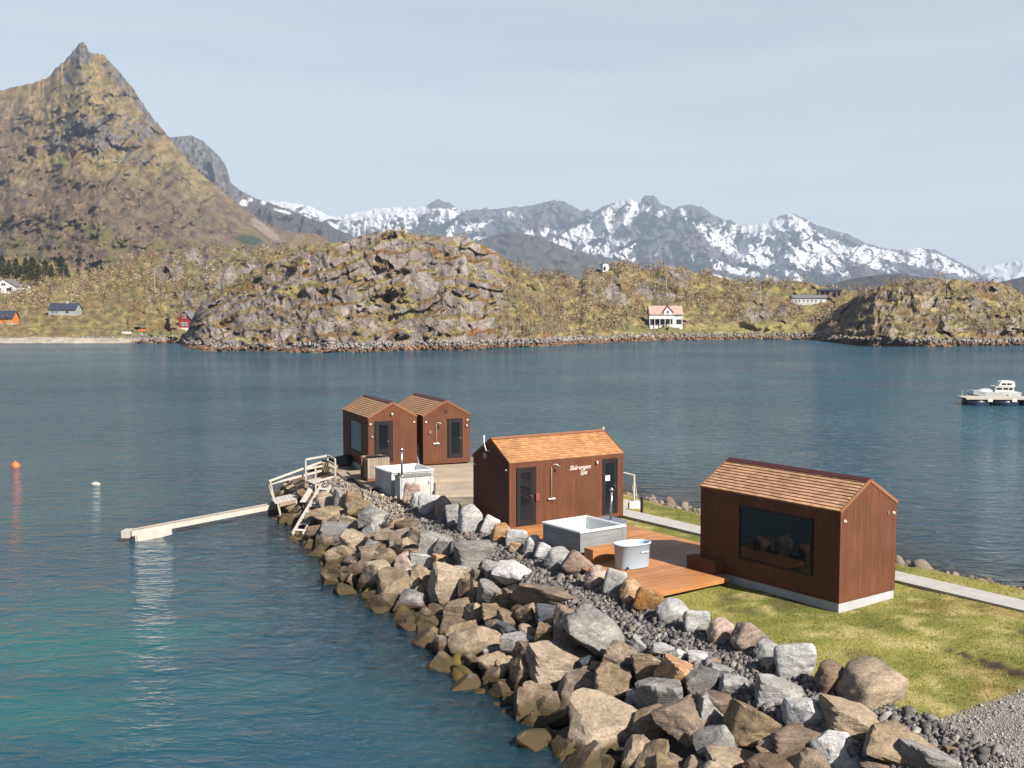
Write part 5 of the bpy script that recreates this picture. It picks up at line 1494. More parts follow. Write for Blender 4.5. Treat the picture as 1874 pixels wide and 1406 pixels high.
# hand rails of the gangway, rising to the upper stage
e2 = empty('handrail', (float(g1[0]), float(g1[1]), 0.85), 0, 'white sloping double handrail between gangway and upper landing', 'handrail')
def QP(px, py, Y): return np.array(Q(px, py, Y)) - np.array([g1[0], g1[1], 0.85])
Ya, Yb = 50.9, 53.2
MB().beam(QP(492, 881, Ya), QP(588, 845.5, Yb), 0.07, 0.09).build('top_rail', M_OFFW, e2)
MB().beam(QP(490, 887, Ya + .25), QP(606, 857, Yb + .6), 0.07, 0.09).build('top_rail', M_OFFW, e2)
MB().beam(QP(495, 881, Ya), QP(502, 915, Ya), 0.06, 0.06, (0, 1, 0)).build('post', M_OFFW, e2)
MB().beam(QP(490, 886, Ya + .25), QP(500, 910, Ya + .2), 0.06, 0.06, (0, 1, 0)).build('post', M_OFFW, e2)
# upper stage with railing
u = [np.array(P(a, b, 1.55)) for a, b in ((560, 879), (578, 888), (614, 879), (600, 871))]
e3 = empty('landing_stage', (float(u[1][0]), float(u[1][1]), 1.55), 0, 'white railed landing stage at the head of the ladder', 'landing stage')
q = [k - u[1] for k in u]
for k in range(6):
    f0, f1 = (k + 0.04) / 6, (k + 0.96) / 6
    a, b = q[1] + (q[2] - q[1]) * f0, q[1] + (q[2] - q[1]) * f1
    c, d = q[0] + (q[3] - q[0]) * f0, q[0] + (q[3] - q[0]) * f1
    MB().prism([tuple(a), tuple(b), tuple(d), tuple(c)], (0, 0, -0.05)).build('board', M_OFFW, e3)
up = np.array([0, 0, 1.02])
for k in range(4):
    a = q[k]
    MB().beam(a + np.array([0, 0, -0.75]), a + up, 0.07, 0.07, (0, 1, 0)).build('post', M_OFFW, e3)
for a, b, hs in ((0, 3, (1.02, 0.55)), (3, 2, (1.02, 0.75, 0.50, 0.25)), (1, 2, (0.18,))):
    for h in hs:
        MB().beam(q[a] + np.array([0, 0, h]), q[b] + np.array([0, 0, h]), 0.05, 0.09).build('rail', M_OFFW, e3)
MB().beam(q[0] * 0.3 + q[1] * 0.7 + np.array([0, 0, -0.1]), q[1] + np.array([-0.55, -0.5, -0.75]), 0.28, 0.06).build('brace', M_OFFW, e3)
# ladder lying down the rocks into the water
lb, lt = np.array(P(546, 976, 0.15)), np.array(Q(596, 890, 49.6))
e4 = empty('ladder', tuple(float(k) for k in lb), 0, 'white wooden ladder leaning down the boulders into the water', 'ladder')
d = lt - lb
side = np.cross(d, [0, 0, 1]); side /= np.linalg.norm(side); side *= -1
up_ = np.cross(side, d); up_ /= np.linalg.norm(up_)
if up_[2] < 0: up_ = -up_
for s in (-0.25, 0.25):
    MB().beam(side * s - d * 0.03, d + side * s, 0.06, 0.15, tuple(up_)).build('stile', M_OFFW, e4)
for k in range(8):
    c = d * (0.06 + k * 0.125)
    MB().beam(c - side * 0.22, c + side * 0.22, 0.13, 0.035, tuple(up_)).build('rung', M_OFFW, e4)
# floating boom with its float
da, db = np.array(P(236, 973, 0.42)), np.array(P(502, 923, 0.55))
e5 = empty('floating_boom', (float(da[0]), float(da[1]), 0.0), 0, 'long white and wood mooring boom floating out from the gangway', 'boom')
dz = db - np.array([da[0], da[1], 0.0])
sd = np.cross(dz, [0, 0, 1]); sd /= np.linalg.norm(sd)
A0, B0 = np.array([0, 0, da[2]]), dz
MB().beam(A0, B0, 0.34, 0.05).build('plank', M_GREYW, e5)
for s in (-0.2, 0.2):
    MB().beam(A0 + sd * s + np.array([0, 0, -0.07]), B0 + sd * s + np.array([0, 0, -0.07]), 0.06, 0.22).build('side_board', M_OFFW, e5)
MB().box(-0.25, 0.10, -0.30, 0.30, 0.18, 0.50).build('end_cap', M_OFFW, e5, False, 0.02)
dn = dz / np.linalg.norm(dz)
MB().beam(A0 + dn * 0.15 + np.array([0, 0, -0.36]), A0 + dn * 1.9 + np.array([0, 0, -0.36]), 0.62, 0.44).build('float', M_OFFW, e5, False, 0.06)
# concrete ramp from the stage to the platforms
r_ = [np.array(P(a, b, z)) for a, b, z in ((607, 880, 1.62), (632, 912, 1.45), (652, 901, 1.72), (622, 872, 1.8))]
e6 = empty('ramp', tuple(float(k) for k in r_[0]), 0, 'pale grey concrete ramp between landing stage and timber walkway', 'ramp')
MB().prism([tuple(k - r_[0]) for k in r_], (0, 0, -0.35)).build('slab', M_CONC, e6, False, 0.02)

# ------------------------------------------------------------------ behind the lettered cabin
lp = P(1174.5, 941, 1.75)
e = empty('bollard_lamp', (float(lp[0]), float(lp[1]), 1.72), 0, 'black bollard lamp on the grass beside the concrete path', 'lamp')
MB().tube([(0, 0, 0), (0, 0, 0.62)], 0.06, 14).build('post', M_BLACK, e)
MB().lathe([(0.062, 0.622), (0.066, 0.66), (0.066, 0.70), (0.02, 0.715)], (0, 0, 0), 14).build('lamp_head', M_BLACK, e)
mp_ = P(1160, 931, 1.75)
e = empty('hoist', (float(mp_[0]), float(mp_[1]), 1.70), 0, 'white pole hoist with rope and arm on a white box behind the lettered cabin', 'hoist')
MB().tube([(0, 0, 0.3), (0, 0, 1.45)], 0.045, 10).build('pole', M_OFFW, e)
MB().tube([(0, 0, 1.43), (-0.75, 0.1, 1.60)], 0.03, 8).build('arm', M_OFFW, e)
MB().tube([(-0.02, 0, 1.42), (0.07, -0.02, 0.95), (0.12, -0.03, 0.40)], 0.018, 6).build('rope', M_OFFW, e)
MB().tube([(0.02, 0, 1.42), (-0.06, -0.02, 0.9), (0.05, -0.03, 0.30)], 0.014, 6).build('rope', M_OFFW, e)
MB().box(-0.22, 0.24, -0.2, 0.2, 0.0, 0.36).build('base_box', M_WHITE, e, False, 0.02)
MB().box(-0.80, -0.24, -0.16, 0.16, 0.06, 0.42).build('winch_box', M_OFFW, e, False, 0.02)

# ------------------------------------------------------------------ on the water
def buoy(px, py, r, col, label, flat=1.0, sx=1.0):
    b = P(px, py, 0.0)
    e = empty('buoy', (float(b[0]), float(b[1]), 0.0), 0, label, 'buoy')
    MB().lathe([(r * math.sin(a) if 0 < a < math.pi else 0.002, -r * 0.35 * flat - r * flat * math.cos(a) + r * flat * 0.55) for a in np.linspace(0, math.pi, 11)], (0, 0, 0), 18, sx).build('float', col, e, True)
    MB().lathe([(r * 0.22, r * flat * 1.16), (r * 0.18, r * flat * 1.38), (r * 0.05, r * flat * 1.42)], (0, 0, 0), 10).build('eye', col, e)
buoy(28.5, 855, 0.27, simple_mat('orange_buoy', (0.72, 0.17, 0.06), 0.45), 'round orange buoy floating in the open water')
buoy(175, 887, 0.17, M_OFFW, 'small white buoy floating off the boom', 0.7, 1.6)
# pontoon and cabin boat on the right
b0 = P(1768, 742, 0.0)
e = empty('pontoon', (float(b0[0]), float(b0[1]), 0.0), math.radians(-4), 'white decked pontoon on blue plastic floats', 'pontoon')
M_BLUEF = simple_mat('dark_blue_float', (0.012, 0.03, 0.075), 0.4)
for x0, x1 in ((0.45, 2.3), (2.9, 5.2), (6.0, 8.2)):
    MB().tube([(x0, 0.45, 0.22), (x1, 0.45, 0.22)], 0.46, 18).build('float', M_BLUEF, e, True)
    MB().tube([(x0, 2.3, 0.22), (x1, 2.3, 0.22)], 0.46, 18).build('float', M_BLUEF, e, True)
for k in range(30):
    MB().box(k * 0.3 + 0.008, k * 0.3 + 0.292, 0.0, 2.8, 0.69, 0.74).build('board', M_OFFW, e)
MB().box(-0.02, 9.0, -0.06, -0.005, 0.60, 0.76).build('side_beam', M_OFFW, e)
MB().box(-0.02, 9.0, 2.805, 2.86, 0.60, 0.76).build('side_beam', M_OFFW, e)
MB().tube([(0.1, 0.1, 0.74), (0.1, 0.1, 1.1)], 0.04, 8).build('mooring_post', M_OFFW, e)
MB().tube([(0.45, 2.6, 0.74), (0.45, 2.6, 1.3)], 0.03, 8).build('mooring_post', M_OFFW, e)
for x in (2.1, 4.5): MB().box(x, x + 0.5, -0.14, -0.062, 0.36, 0.66).build('fender', M_WHITE, e, False, 0.02)
bb = P(1800, 735, 0.0)
e = empty('cabin_boat', (float(bb[0]) + 1.15, float(bb[1]) + 3.2, 0.0), math.radians(-4), 'white cabin cruiser with raised wheelhouse moored behind the pontoon', 'boat')
e.scale = (0.84, 0.84, 0.84)
M_HULL = simple_mat('white_gelcoat', (0.76, 0.75, 0.72), 0.3, 0.05, 2, 0.5)
st_ = []
for x, hb, zd, zk in ((-1.9, 0.03, 1.25, 0.75), (-1.2, 0.55, 1.15, 0.15), (0.2, 1.0, 1.02, -0.2), (2.2, 1.2, 0.95, -0.3), (4.6, 1.18, 0.95, -0.3)):
    st_.append([(x, -hb, zd), (x, -hb * 0.9, (zd + zk) / 2), (x, 0, zk), (x, hb * 0.9, (zd + zk) / 2), (x, hb, zd)])
v = [q for s in st_ for q in s]
f = []
for k in range(4):
    for i in range(4): f.append((k * 5 + i, k * 5 + i + 1, k * 5 + 6 + i, k * 5 + 5 + i))
    f.append((k * 5, k * 5 + 5, k * 5 + 9, k * 5 + 4))
f += [(0, 1, 2, 3, 4), (20, 24, 23, 22, 21)]
hull = MB().add(v, f).build('hull', M_HULL, e)
def loft(name, secs, mat, parent):
    v = [q for s in secs for q in s]
    m = len(secs[0]); f = []
    for k in range(len(secs) - 1):
        for i in range(m): f.append((k * m + i, k * m + (i + 1) % m, (k + 1) * m + (i + 1) % m, (k + 1) * m + i))
    f += [tuple(range(m))[::-1], tuple(range((len(secs) - 1) * m, len(secs) * m))]
    return MB().add(v, f).build(name, mat, parent, False, 0.03)
rect = lambda x0, x1, hy, z: [(x0, -hy, z), (x1, -hy, z), (x1, hy, z), (x0, hy, z)]
loft('fore_cabin', [rect(-0.6, 1.5, 0.72, 0.98), rect(0.1, 1.45, 0.6, 1.32)], M_HULL, e)
cabn = loft('wheelhouse', [rect(1.3, 3.7, 0.95, 0.95), rect(1.42, 3.75, 0.95, 1.55), rect(1.25, 3.95, 1.0, 1.72)], M_HULL, e)
loft('flybridge', [rect(1.75, 3.9, 0.9, 1.721), rect(2.1, 3.85, 0.8, 2.25), rect(2.3, 3.6, 0.72, 2.40)], M_HULL, e)
for x0, x1, z0, z1, hy in ((1.55, 2.25, 1.28, 1.52, 0.958), (2.4, 3.0, 1.28, 1.52, 0.958), (3.12, 3.55, 1.25, 1.52, 0.958), (2.2, 2.75, 1.90, 2.12, 0.88), (2.9, 3.45, 1.90, 2.12, 0.88)):
    MB().box(x0, x1, -hy - 0.012, -hy + 0.05, z0, z1).build('window', M_GLASS, cabn)
MB().box(2.9, 3.2, -1.32, -1.19, 0.25, 0.75).build('fender', M_WHITE, e, False, 0.03)
# ------------------------------------------------------------------ growth and buildings of the far shore
rgs = np.random.default_rng(91)
def surf(R, px, py):
    """point of a land surface seen at a photo pixel"""
    j = int(np.clip(round((px - R.px[0, 0]) / (R.px[0, 1] - R.px[0, 0])), 0, R.ncol - 1))
    i = int(np.argmin(np.abs(R.py[:, j] - py)))
    return R.pos[i, j]
t = NT('scrub_twigs')
t.princ(t.attr('Col'), 0.9, None, 0.1)
M_TWIG = t.m
def clump(center, rx, rz, n, col, rg, size):
    d = rg.normal(size=(n, 3))
    d /= np.linalg.norm(d, axis=1, keepdims=True)
    r = rg.uniform(0.35, 1.0, n) ** 0.6
    c = center + d * r[:, None] * np.array([rx, rx, rz])
    a = rg.normal(size=(n, 3)); a /= np.linalg.norm(a, axis=1, keepdims=True)
    b = np.cross(a, rg.normal(size=(n, 3))); b /= np.linalg.norm(b, axis=1, keepdims=True) + 1e-6
    s = (size * rg.uniform(0.5, 1.3, n))[:, None]
    v = np.stack([c - a * s * 0.6 - b * s * 0.4, c + a * s * 0.7 - b * s * 0.2, c + b * s * 0.8], 1)
    cc = col[None] * rg.uniform(0.7, 1.35, n)[:, None]
    return v.reshape(-1, 3), np.repeat(cc, 3, 0)
PAL = np.array([(0.25, 0.185, 0.10), (0.215, 0.185, 0.06), (0.17, 0.105, 0.06), (0.31, 0.25, 0.145), (0.19, 0.175, 0.055), (0.235, 0.15, 0.07)]) * np.array([1.55, 1.46, 1.75])
def scrub(name, R, n, weight, hgt, seed, stems=0.3, tri=34):
    rg = np.random.default_rng(seed)
    w = np.clip(weight, 0, None).ravel()
    w = w / w.sum()
    idx = rg.choice(len(w), n, p=w)
    P3 = R.pos.reshape(-1, 3)[idx] + rg.normal(0, 0.3, (n, 3))
    tone = fbm(P3[:, 0] * 0.06, P3[:, 2] * 0.12, P3[:, 1] * 0.03, 3, seed)
    V, C = [], []
    for k in range(n):
        h = hgt * rg.uniform(0.45, 1.2)
        ci = int(np.clip(2.5 + 5 * tone[k] + rg.normal(0, 0.9), 0, 5))
        p = P3[k]
        v, c = clump(p + np.array([0, 0, h * 0.55]), h * 0.55, h * 0.55, tri, PAL[ci], rg, h * 0.16)
        V.append(v); C.append(c)
        if rg.uniform() < stems:
            for q in range(3):
                o = p + np.array([rg.normal(0, h * .25), rg.normal(0, h * .2), 0])
                tp = o + np.array([rg.normal(0, h * .12), 0, h * rg.uniform(0.9, 1.5)])
                V.append(np.array([o + (-0.09, 0, 0), o + (0.09, 0, 0), tp])); C.append(np.repeat(np.array([[0.36, 0.31, 0.24]]), 3, 0))
    V, C = np.concatenate(V), np.concatenate(C)
    me = np_mesh(name, V, np.arange(len(V)).reshape(-1, 3), False, np.clip(C, 0.01, 0.6))
    me.materials.append(M_TWIG)
    return tag(link(name, me), kind='stuff')
def flatness(R): return sstep(0.12, 0.5, R.normals()[..., 2])
nz = lambda R, s, f=0.03: sstep(-0.15, 0.3, fbm(R.px * f, R.py * f * 1.3, 0, 4, s))
R = R_HEAD
w = (1 - 0.9 * R.rockmask) * (0.06 + 0.9 * nz(R, 301)) * sstep(2.0, 4.0, R.pos[..., 2])
w = w * (0.12 + 1.3 * sstep(880, 960, R.px) + 0.8 * np.clip(blob(R.px, R.py, 700, 440, 70, 16), 0, 1) + 0.7 * np.clip(blob(R.px, R.py, 640, 600, 180, 24), 0, 1) + 0.6 * np.clip(blob(R.px, R.py, 500, 610, 60, 20), 0, 1) * 0.2 + 0.8 * np.clip(blob(R.px, R.py, 820, 437, 90, 10), 0, 1))
scrub('headland_scrub', R, 950, w, 1.7, 1, 0.7, 26)
R = R_MID
open_ = 1 - np.clip(sstep(0.0, 0.5, blob(R.px, R.py, 1400, 603, 130, 16)) + sstep(0.0, 0.5, blob(R.px, R.py, 1215, 590, 55, 20)) + sstep(0.1, 0.5, blob(R.px, R.py, 1500, 548, 70, 18)) + sstep(0.2, 0.6, blob(R.px, R.py, 1395, 562, 45, 30)), 0, 1)
w = (1 - 0.85 * R.rockmask) * (0.15 + nz(R, 303)) * sstep(2.0, 4.0, R.pos[..., 2]) * open_
scrub('bay_scrub', R, 1700, w, 2.5, 2, 0.6, 30)
R = R_RIGHT
w = (1 - 0.85 * R.rockmask) * (0.1 + nz(R, 305)) * sstep(2.0, 4.0, R.pos[..., 2]) * (0.25 + np.clip(blob(R.px, R.py, 1680, 535, 110, 26), 0, 1) + 0.9 * np.clip(blob(R.px, R.py, 1780, 595, 130, 30), 0, 1) + 0.4 * np.clip(blob(R.px, R.py, 1530, 600, 30, 20), 0, 1))
scrub('right_hill_scrub', R, 620, w, 1.7, 3, 0.6, 28)
R = R_LEFT
w = (1 - 0.85 * R.rockmask) * (0.15 + nz(R, 307)) * sstep(4.0, 7.0, R.pos[..., 2]) * (0.35 + np.clip(blob(R.px, R.py, 80, 510, 220, 50), 0, 1.0) + 1.0 * np.clip(blob(R.px, R.py, 350, 530, 60, 22), 0, 1) + 0.8 * np.clip(blob(R.px, R.py, 450, 470, 170, 26), 0, 1))
w *= 1 - np.clip(sstep(0.1, 0.6, blob(R.px, R.py, 200, 585, 150, 30)), 0, .85)
scrub('left_scrub', R, 1900, w, 3.0, 4, 0.35, 30)
# stones along the far waterline
pts, szs, cls = [], [], []
for R, n in ((R_HEAD, 2300), (R_MID, 1500), (R_RIGHT, 900), (R_LEFT, 500)):
    w = ((R.pos[..., 2] > 0.2) & (R.pos[..., 2] < 2.0)).ravel().astype(float)
    if R is R_LEFT: w *= (R.px > 240).ravel()
    if R is R_HEAD: w *= (0.15 + (R.px > 540)).ravel()
    idx = rgs.choice(len(w), n, p=w / w.sum())
    p = R.pos.reshape(-1, 3)[idx] + rgs.normal(0, 0.25, (n, 3)) * np.array([1, 0.3, 0.3]) - np.array([0, 0.6, 0])
    pts.append(p); szs.append(rgs.uniform(0.10, 0.42, n))
    z = p[:, 2]
    c = lerp3((0.17, 0.15, 0.135), (0.44, 0.40, 0.37), rgs.uniform(0, 1, n))
    c = np.where((z < 0.85)[:, None], c * np.array([0.75, 0.48, 0.33]), c)
    cls.append(c)
tag(scatter_mesh('far_shore_stones', np.concatenate(pts), np.concatenate(szs), np.concatenate(cls), M_PEB, PEB, rgs), kind='stuff')

# conifers and bare trees
M_BARK = simple_mat('bark', (0.07, 0.05, 0.04), 0.9)
t = NT('conifer_needles')
t.princ(t.mix(1.0, t.attr('Col'), (1, 1, 1), 'MULTIPLY'), 0.9, None, 0.1)
M_NEEDLE = t.m
def conifer_mesh(seed):
    rg = np.random.default_rng(seed)
    n = 900
    h = rg.uniform(0.06, 1.0, n)
    r = (1 - h) ** 0.85 * 0.36 * rg.uniform(0.3, 1.15, n)
    a = rg.uniform(0, 6.28, n)
    c = np.stack([np.cos(a) * r, np.sin(a) * r, h - 0.10 * r], -1)
    out = np.stack([np.cos(a), np.sin(a), -0.45 + 0 * a], -1)
    sd = np.stack([-np.sin(a), np.cos(a), 0 * a], -1)
    s = rg.uniform(0.03, 0.085, n)[:, None]
    v = np.stack([c - sd * s * 0.5, c + sd * s * 0.5, c + out * s * 1.5], 1)
    col = np.array([0.035, 0.045, 0.018])[None] * rg.uniform(0.6, 1.7, n)[:, None]
    me = np_mesh('crown', v.reshape(-1, 3), np.arange(3 * n).reshape(-1, 3), False, np.repeat(col, 3, 0))
    me.materials.append(M_NEEDLE)
    return me
CM = [conifer_mesh(s) for s in (1, 2, 3)]
TM = MB().tube([(0, 0, -0.05), (0, 0, 0.5), (0, 0, 0.97)], [0.03, 0.02, 0.004], 7).mesh('trunk', M_BARK)
for k, (px, py, h) in enumerate([(4, 513, 46), (17, 510, 34), (30, 511, 38), (47, 508, 36), (60, 522, 52), (72, 516, 32), (84, 511, 36), (95, 512, 28), (112, 506, 38), (122, 507, 22), (143, 506, 15), (165, 508, 14), (186, 506, 20), (-12, 512, 40), (38, 512, 26)]):
    p = surf(R_LEFT, px, py)
    H = h * p[1] / F
    e = empty('conifer', tuple(float(q) for q in p), rgs.uniform(0, 6.28), f"dark evergreen conifer in the stand {'beside the white farmhouse' if px < 70 else 'trailing off along the hillside'}", 'tree', 'conifers on the left hillside')
    o = link('crown', CM[k % 3], e); o.scale = (H, H, H)
    o = link('trunk', TM, e); o.scale = (H, H, H)
def bare_mesh(seed, col):
    rg = np.random.default_rng(seed)
    V, C = [], []
    for k in range(9):
        a = rg.uniform(0, 6.28); r = rg.uniform(0.05, 0.28); z = rg.uniform(0.45, 0.85)
        v, c = clump(np.array([math.cos(a) * r, math.sin(a) * r, z]), 0.17, 0.15, 34, np.array(col), rg, 0.045)
        V.append(v); C.append(c)
    V, C = np.concatenate(V), np.concatenate(C)
    me = np_mesh('crown', V, np.arange(len(V)).reshape(-1, 3), False, C)
    me.materials.append(M_TWIG)
    return me
BMs = [bare_mesh(11, (0.26, 0.20, 0.14)), bare_mesh(12, (0.22, 0.19, 0.07)), bare_mesh(13, (0.15, 0.09, 0.07))]
BT = MB().tube([(0, 0, -0.06), (0.01, 0, 0.3), (0, 0.01, 0.7)], [0.022, 0.016, 0.005], 6)
for a in (0.4, 2.3, 4.1): BT.tube([(0, 0, 0.35), (0.2 * math.cos(a), 0.2 * math.sin(a), 0.75)], [0.01, 0.003], 5)
BTm = BT.mesh('trunk', simple_mat('pale_bark', (0.30, 0.26, 0.21), 0.9))
for px, py, h, R, ci, lab in [(1018, 515, 26, R_MID, 0, 'bare tan tree on the saddle beside the headland'), (1036, 518, 20, R_MID, 0, 'bare tan tree on the saddle beside the headland'), (1000, 520, 22, R_MID, 0, 'bare tan tree on the saddle beside the headland'),
    (96, 540, 30, R_LEFT, 0, 'round bare tree below the conifer stand'), (545, 497, 26, R_HEAD, 2, 'dark purple bare tree on the headland crest'), (365, 545, 26, R_LEFT, 1, 'olive bare tree behind the red house'), (340, 543, 22, R_LEFT, 1, 'olive bare tree behind the red house'),
    (1172, 590, 28, R_MID, 1, 'bushy olive tree beside the white veranda house'), (1640, 530, 16, R_RIGHT, 1, 'olive bare tree on the right hill crest'), (1668, 528, 18, R_RIGHT, 1, 'olive bare tree on the right hill crest'), (1745, 522, 14, R_RIGHT, 0, 'tan bare tree on the right hill crest'), (660, 440, 12, R_HEAD, 1, 'small bare tree on the headland summit'), (690, 432, 10, R_HEAD, 0, 'small bare tree on the headland summit')]:
    p = surf(R, px, py)
    H = h * p[1] / F
    e = empty('bare_tree', tuple(float(q) for q in p), rgs.uniform(0, 6.28), lab, 'tree', 'bare spring trees on the far shore')
    o = link('crown', BMs[ci], e); o.scale = (H * 1.15, H * 1.15, H)
    o = link('trunk', BTm, e); o.scale = (H, H, H)
# utility poles
for px, y0, y1, R, lab in [(283, 498, 541, R_LEFT, 'weathered utility pole on the slope above the red house'), (153, 488, 517, R_LEFT, 'utility pole on the slope below the conifers'), (131, 543, 562, R_LEFT, 'utility pole behind the dark roofed cabin'), (52, 462, 474, R_LEFT, 'distant utility pole above the conifers'),
                       (48, 568, 580, R_LEFT, 'short pole between orange shed and dark roofed cabin'), (1391, 523, 557, R_MID, 'utility pole on the rocky knoll left of the long building'), (1219, 505, 541, R_MID, 'utility pole on the hillside above the veranda house'), (1099, 483, 497, R_MID, 'thin mast beside the small white hut')]:
    p = surf(R, px, y1)
    h = (y1 - y0) * p[1] / F
    e = empty('utility_pole', tuple(float(q) for q in p), 0, lab, 'pole')
    r = 0.16 if h > 3 else 0.1
    MB().tube([(0, 0, -0.4), (0, 0, h)], [r, r * 0.7], 8).build('post', simple_mat('pole_wood', (0.42, 0.37, 0.31), 0.9) if px == 283 else bpy.data.materials.get('pole_wood') or M_GREYW, e)
    MB().box(-0.55, 0.55, -0.05, 0.05, h * 0.92, h * 0.92 + 0.09).build('cross_arm', M_GREYW, e)

# houses
def pane_grid(e, x0, x1, z0, z1, y, frame, name='window'):
    w = MB()
    f = 0.10
    for a in ((x0, x0 + f, z0, z1), (x1 - f, x1, z0, z1), (x0 + f, x1 - f, z0, z0 + f), (x0 + f, x1 - f, z1 - f, z1), ((x0 + x1) / 2 - 0.04, (x0 + x1) / 2 + 0.04, z0 + f, z1 - f)):
        w.box(a[0], a[1], y - 0.07, y + 0.02, a[2], a[3])
    o = w.build(name, frame, e)
    MB().box(x0 + f, x1 - f, y - 0.03, y - 0.01, z0 + f, z1 - f).build('pane', M_GLASS, o)
def house(name, R, px0, px1, ybase, yeave, yridge, wall, roof, label, gable=False, wins=(), frame=None, depth=0.8, yaw=0.0, base_mat=None, base_h=0.0, cat='house', chimney=None):
    a = surf(R, (px0 + px1) / 2, ybase)
    Y = a[1] - 0.5
    x0, x1 = [float(Q(q, ybase, Y)[0]) for q in (px0, px1)]
    zb = float(Q(px0, ybase, Y)[2]); ze = float(Q(px0, yeave, Y)[2]) - zb; zr = float(Q(px0, yridge, Y)[2]) - zb
    W = x1 - x0; D = W * depth
    e = empty(name, ((x0 + x1) / 2, Y, zb), math.radians(yaw), label, cat)
    h = W / 2
    if gable:
        MB().prism([(-h, 0, -1.5), (h, 0, -1.5), (h, 0, ze), (0, 0, zr), (-h, 0, ze)], (0, D, 0)).build('wall', wall, e)
        for s in (-1, 1):
            n = Vector((ze - zr, 0, -h)).normalized()
            MB().prism([(s * (h + 0.35), -0.3, ze - 0.35 * (zr - ze) / h + 0.03), (0, -0.3, zr + 0.03), (0, -0.3, zr + 0.22), (s * (h + 0.35), -0.3, ze - 0.35 * (zr - ze) / h + 0.22)], (0, D + 0.6, 0)).build('roof', roof, e)
    else:
        MB().prism([(-h, 0, -1.5), (-h, D, -1.5), (-h, D, ze), (-h, D / 2, zr), (-h, 0, ze)], (W, 0, 0)).build('wall', wall, e)
        k = (zr - ze) / (D / 2)
        for s in (0, 1):
            yy = lambda v: v if s == 0 else D - v
            MB().prism([(-h - 0.3, yy(-0.4), ze - 0.4 * k + 0.03), (-h - 0.3, yy(D / 2), zr + 0.03), (-h - 0.3, yy(D / 2), zr + 0.22), (-h - 0.3, yy(-0.4), ze - 0.4 * k + 0.22)], (W + 0.6, 0, 0)).build('roof', roof, e)
    for (wx0, wx1, wz0, wz1) in wins:
        pane_grid(e, -h + wx0 * W, -h + wx1 * W, wz0, wz1, -0.03, frame or M_WHITE)
    if base_mat: MB().box(-h - 0.06, h + 0.06, -0.08, D + 0.05, -1.6, base_h).build('foundation', base_mat, e)
    if chimney: MB().box(-h + chimney * W - 0.3, -h + chimney * W + 0.3, D / 2 - 0.3, D / 2 + 0.3, zr - 0.3, zr + 0.9).build('chimney', M_CONC, e)
    return e, W, D, ze, zr
M_HW = simple_mat('white_house_paint', (0.74, 0.74, 0.73), 0.6, 0.05, 1)
M_HR = simple_mat('red_house_paint', (0.30, 0.03, 0.03), 0.6, 0.1, 1)
M_HO = simple_mat('orange_house_paint', (0.62, 0.22, 0.05), 0.6, 0.1, 1)
M_HG = simple_mat('grey_house_paint', (0.34, 0.38, 0.38), 0.6, 0.1, 1)
M_HB = simple_mat('brown_house_paint', (0.16, 0.12, 0.10), 0.6, 0.1, 1)
M_RD = simple_mat('dark_slate_roof', (0.035, 0.045, 0.075), 0.6, 0.15, 1)
M_RG = simple_mat('grey_roof', (0.16, 0.155, 0.16), 0.7, 0.12, 1)
M_RP = simple_mat('faded_red_roof', (0.47, 0.33, 0.28), 0.75, 0.12, 1)
house('farmhouse', R_LEFT, -14, 28, 537, 524, 511, M_HW, M_RG, 'white farmhouse gable beside the conifer stand', True, [(0.15, 0.35, 0.8, 2.0), (0.62, 0.85, 0.8, 2.2), (0.4, 0.6, 3.0, 4.0)])
house('farm_wing', R_LEFT, 28.5, 49, 537, 525, 521, M_HW, M_RG, 'low white wing joined to the white farmhouse', False, [(0.2, 0.4, 0.7, 1.7), (0.6, 0.85, 0.7, 1.7)], cat='house')
house('cabin', R_LEFT, 89, 138, 577, 566, 556, M_HG, M_RD, 'grey cabin with dark slate roof on the knoll above the beach', False, [(0.1, 0.22, 0.5, 1.6), (0.24, 0.36, 0.5, 1.6), (0.62, 0.78, 0.5, 1.6)], None, 0.6, 0, M_CONC, 0.15, 'cabin', 0.6)
house('shed', R_LEFT, -20, 23, 593, 581.5, 570, M_HO, M_RD, 'orange painted shed with dark roof above the beach', False, [(0.85, 0.95, 0.6, 1.7)], None, 0.6, 0, M_CONC, 0.15, 'shed')
house('red_house', R_LEFT, 326, 350, 603, 583, 570, M_HR, M_RG, 'small red gabled house with white windows tucked behind the headland', True, [(0.22, 0.42, 1.0, 2.2), (0.52, 0.72, 1.0, 2.2), (0.36, 0.62, 3.4, 4.6)], None, 1.1, -10, M_HW, 0.5)
e, W, D, ze, zr = house('veranda_house', R_MID, 1190, 1249, 594, 575, 561, M_HW, M_RP, 'white house with pale red roof and veranda on the bay shore', False, [(0.28, 0.38, 2.5, 3.7), (0.47, 0.57, 2.5, 3.7), (0.78, 0.88, 2.5, 3.7)], None, 0.7, 0)
h = W / 2
g = MB().prism([(-0.09 * W, -0.5, ze - 0.2), (0.17 * W, -0.5, ze - 0.2), (0.17 * W, -0.5, ze + 0.7), (0.04 * W, -0.5, zr), (-0.09 * W, -0.5, ze + 0.7)], (0, 3, 0)).build('dormer', M_HW, e)
for s in (-1, 1):
    cx = 0.04 * W
    MB().prism([(cx + s * 0.17 * W, -0.75, ze + 0.45), (cx, -0.75, zr + 0.04), (cx, -0.75, zr + 0.22), (cx + s * 0.17 * W, -0.75, ze + 0.63)], (0, 3.2, 0)).build('dormer_roof', simple_mat('red_trim', (0.38, 0.08, 0.06)), g)
pane_grid(e, 0.0 * W, 0.08 * W, ze + 0.2, ze + 1.1, -0.53, M_WHITE)
MB().box(-h - 0.6, h * 0.4, -1.9, -0.02, 1.75, 1.95).build('veranda_floor', M_HW, e)
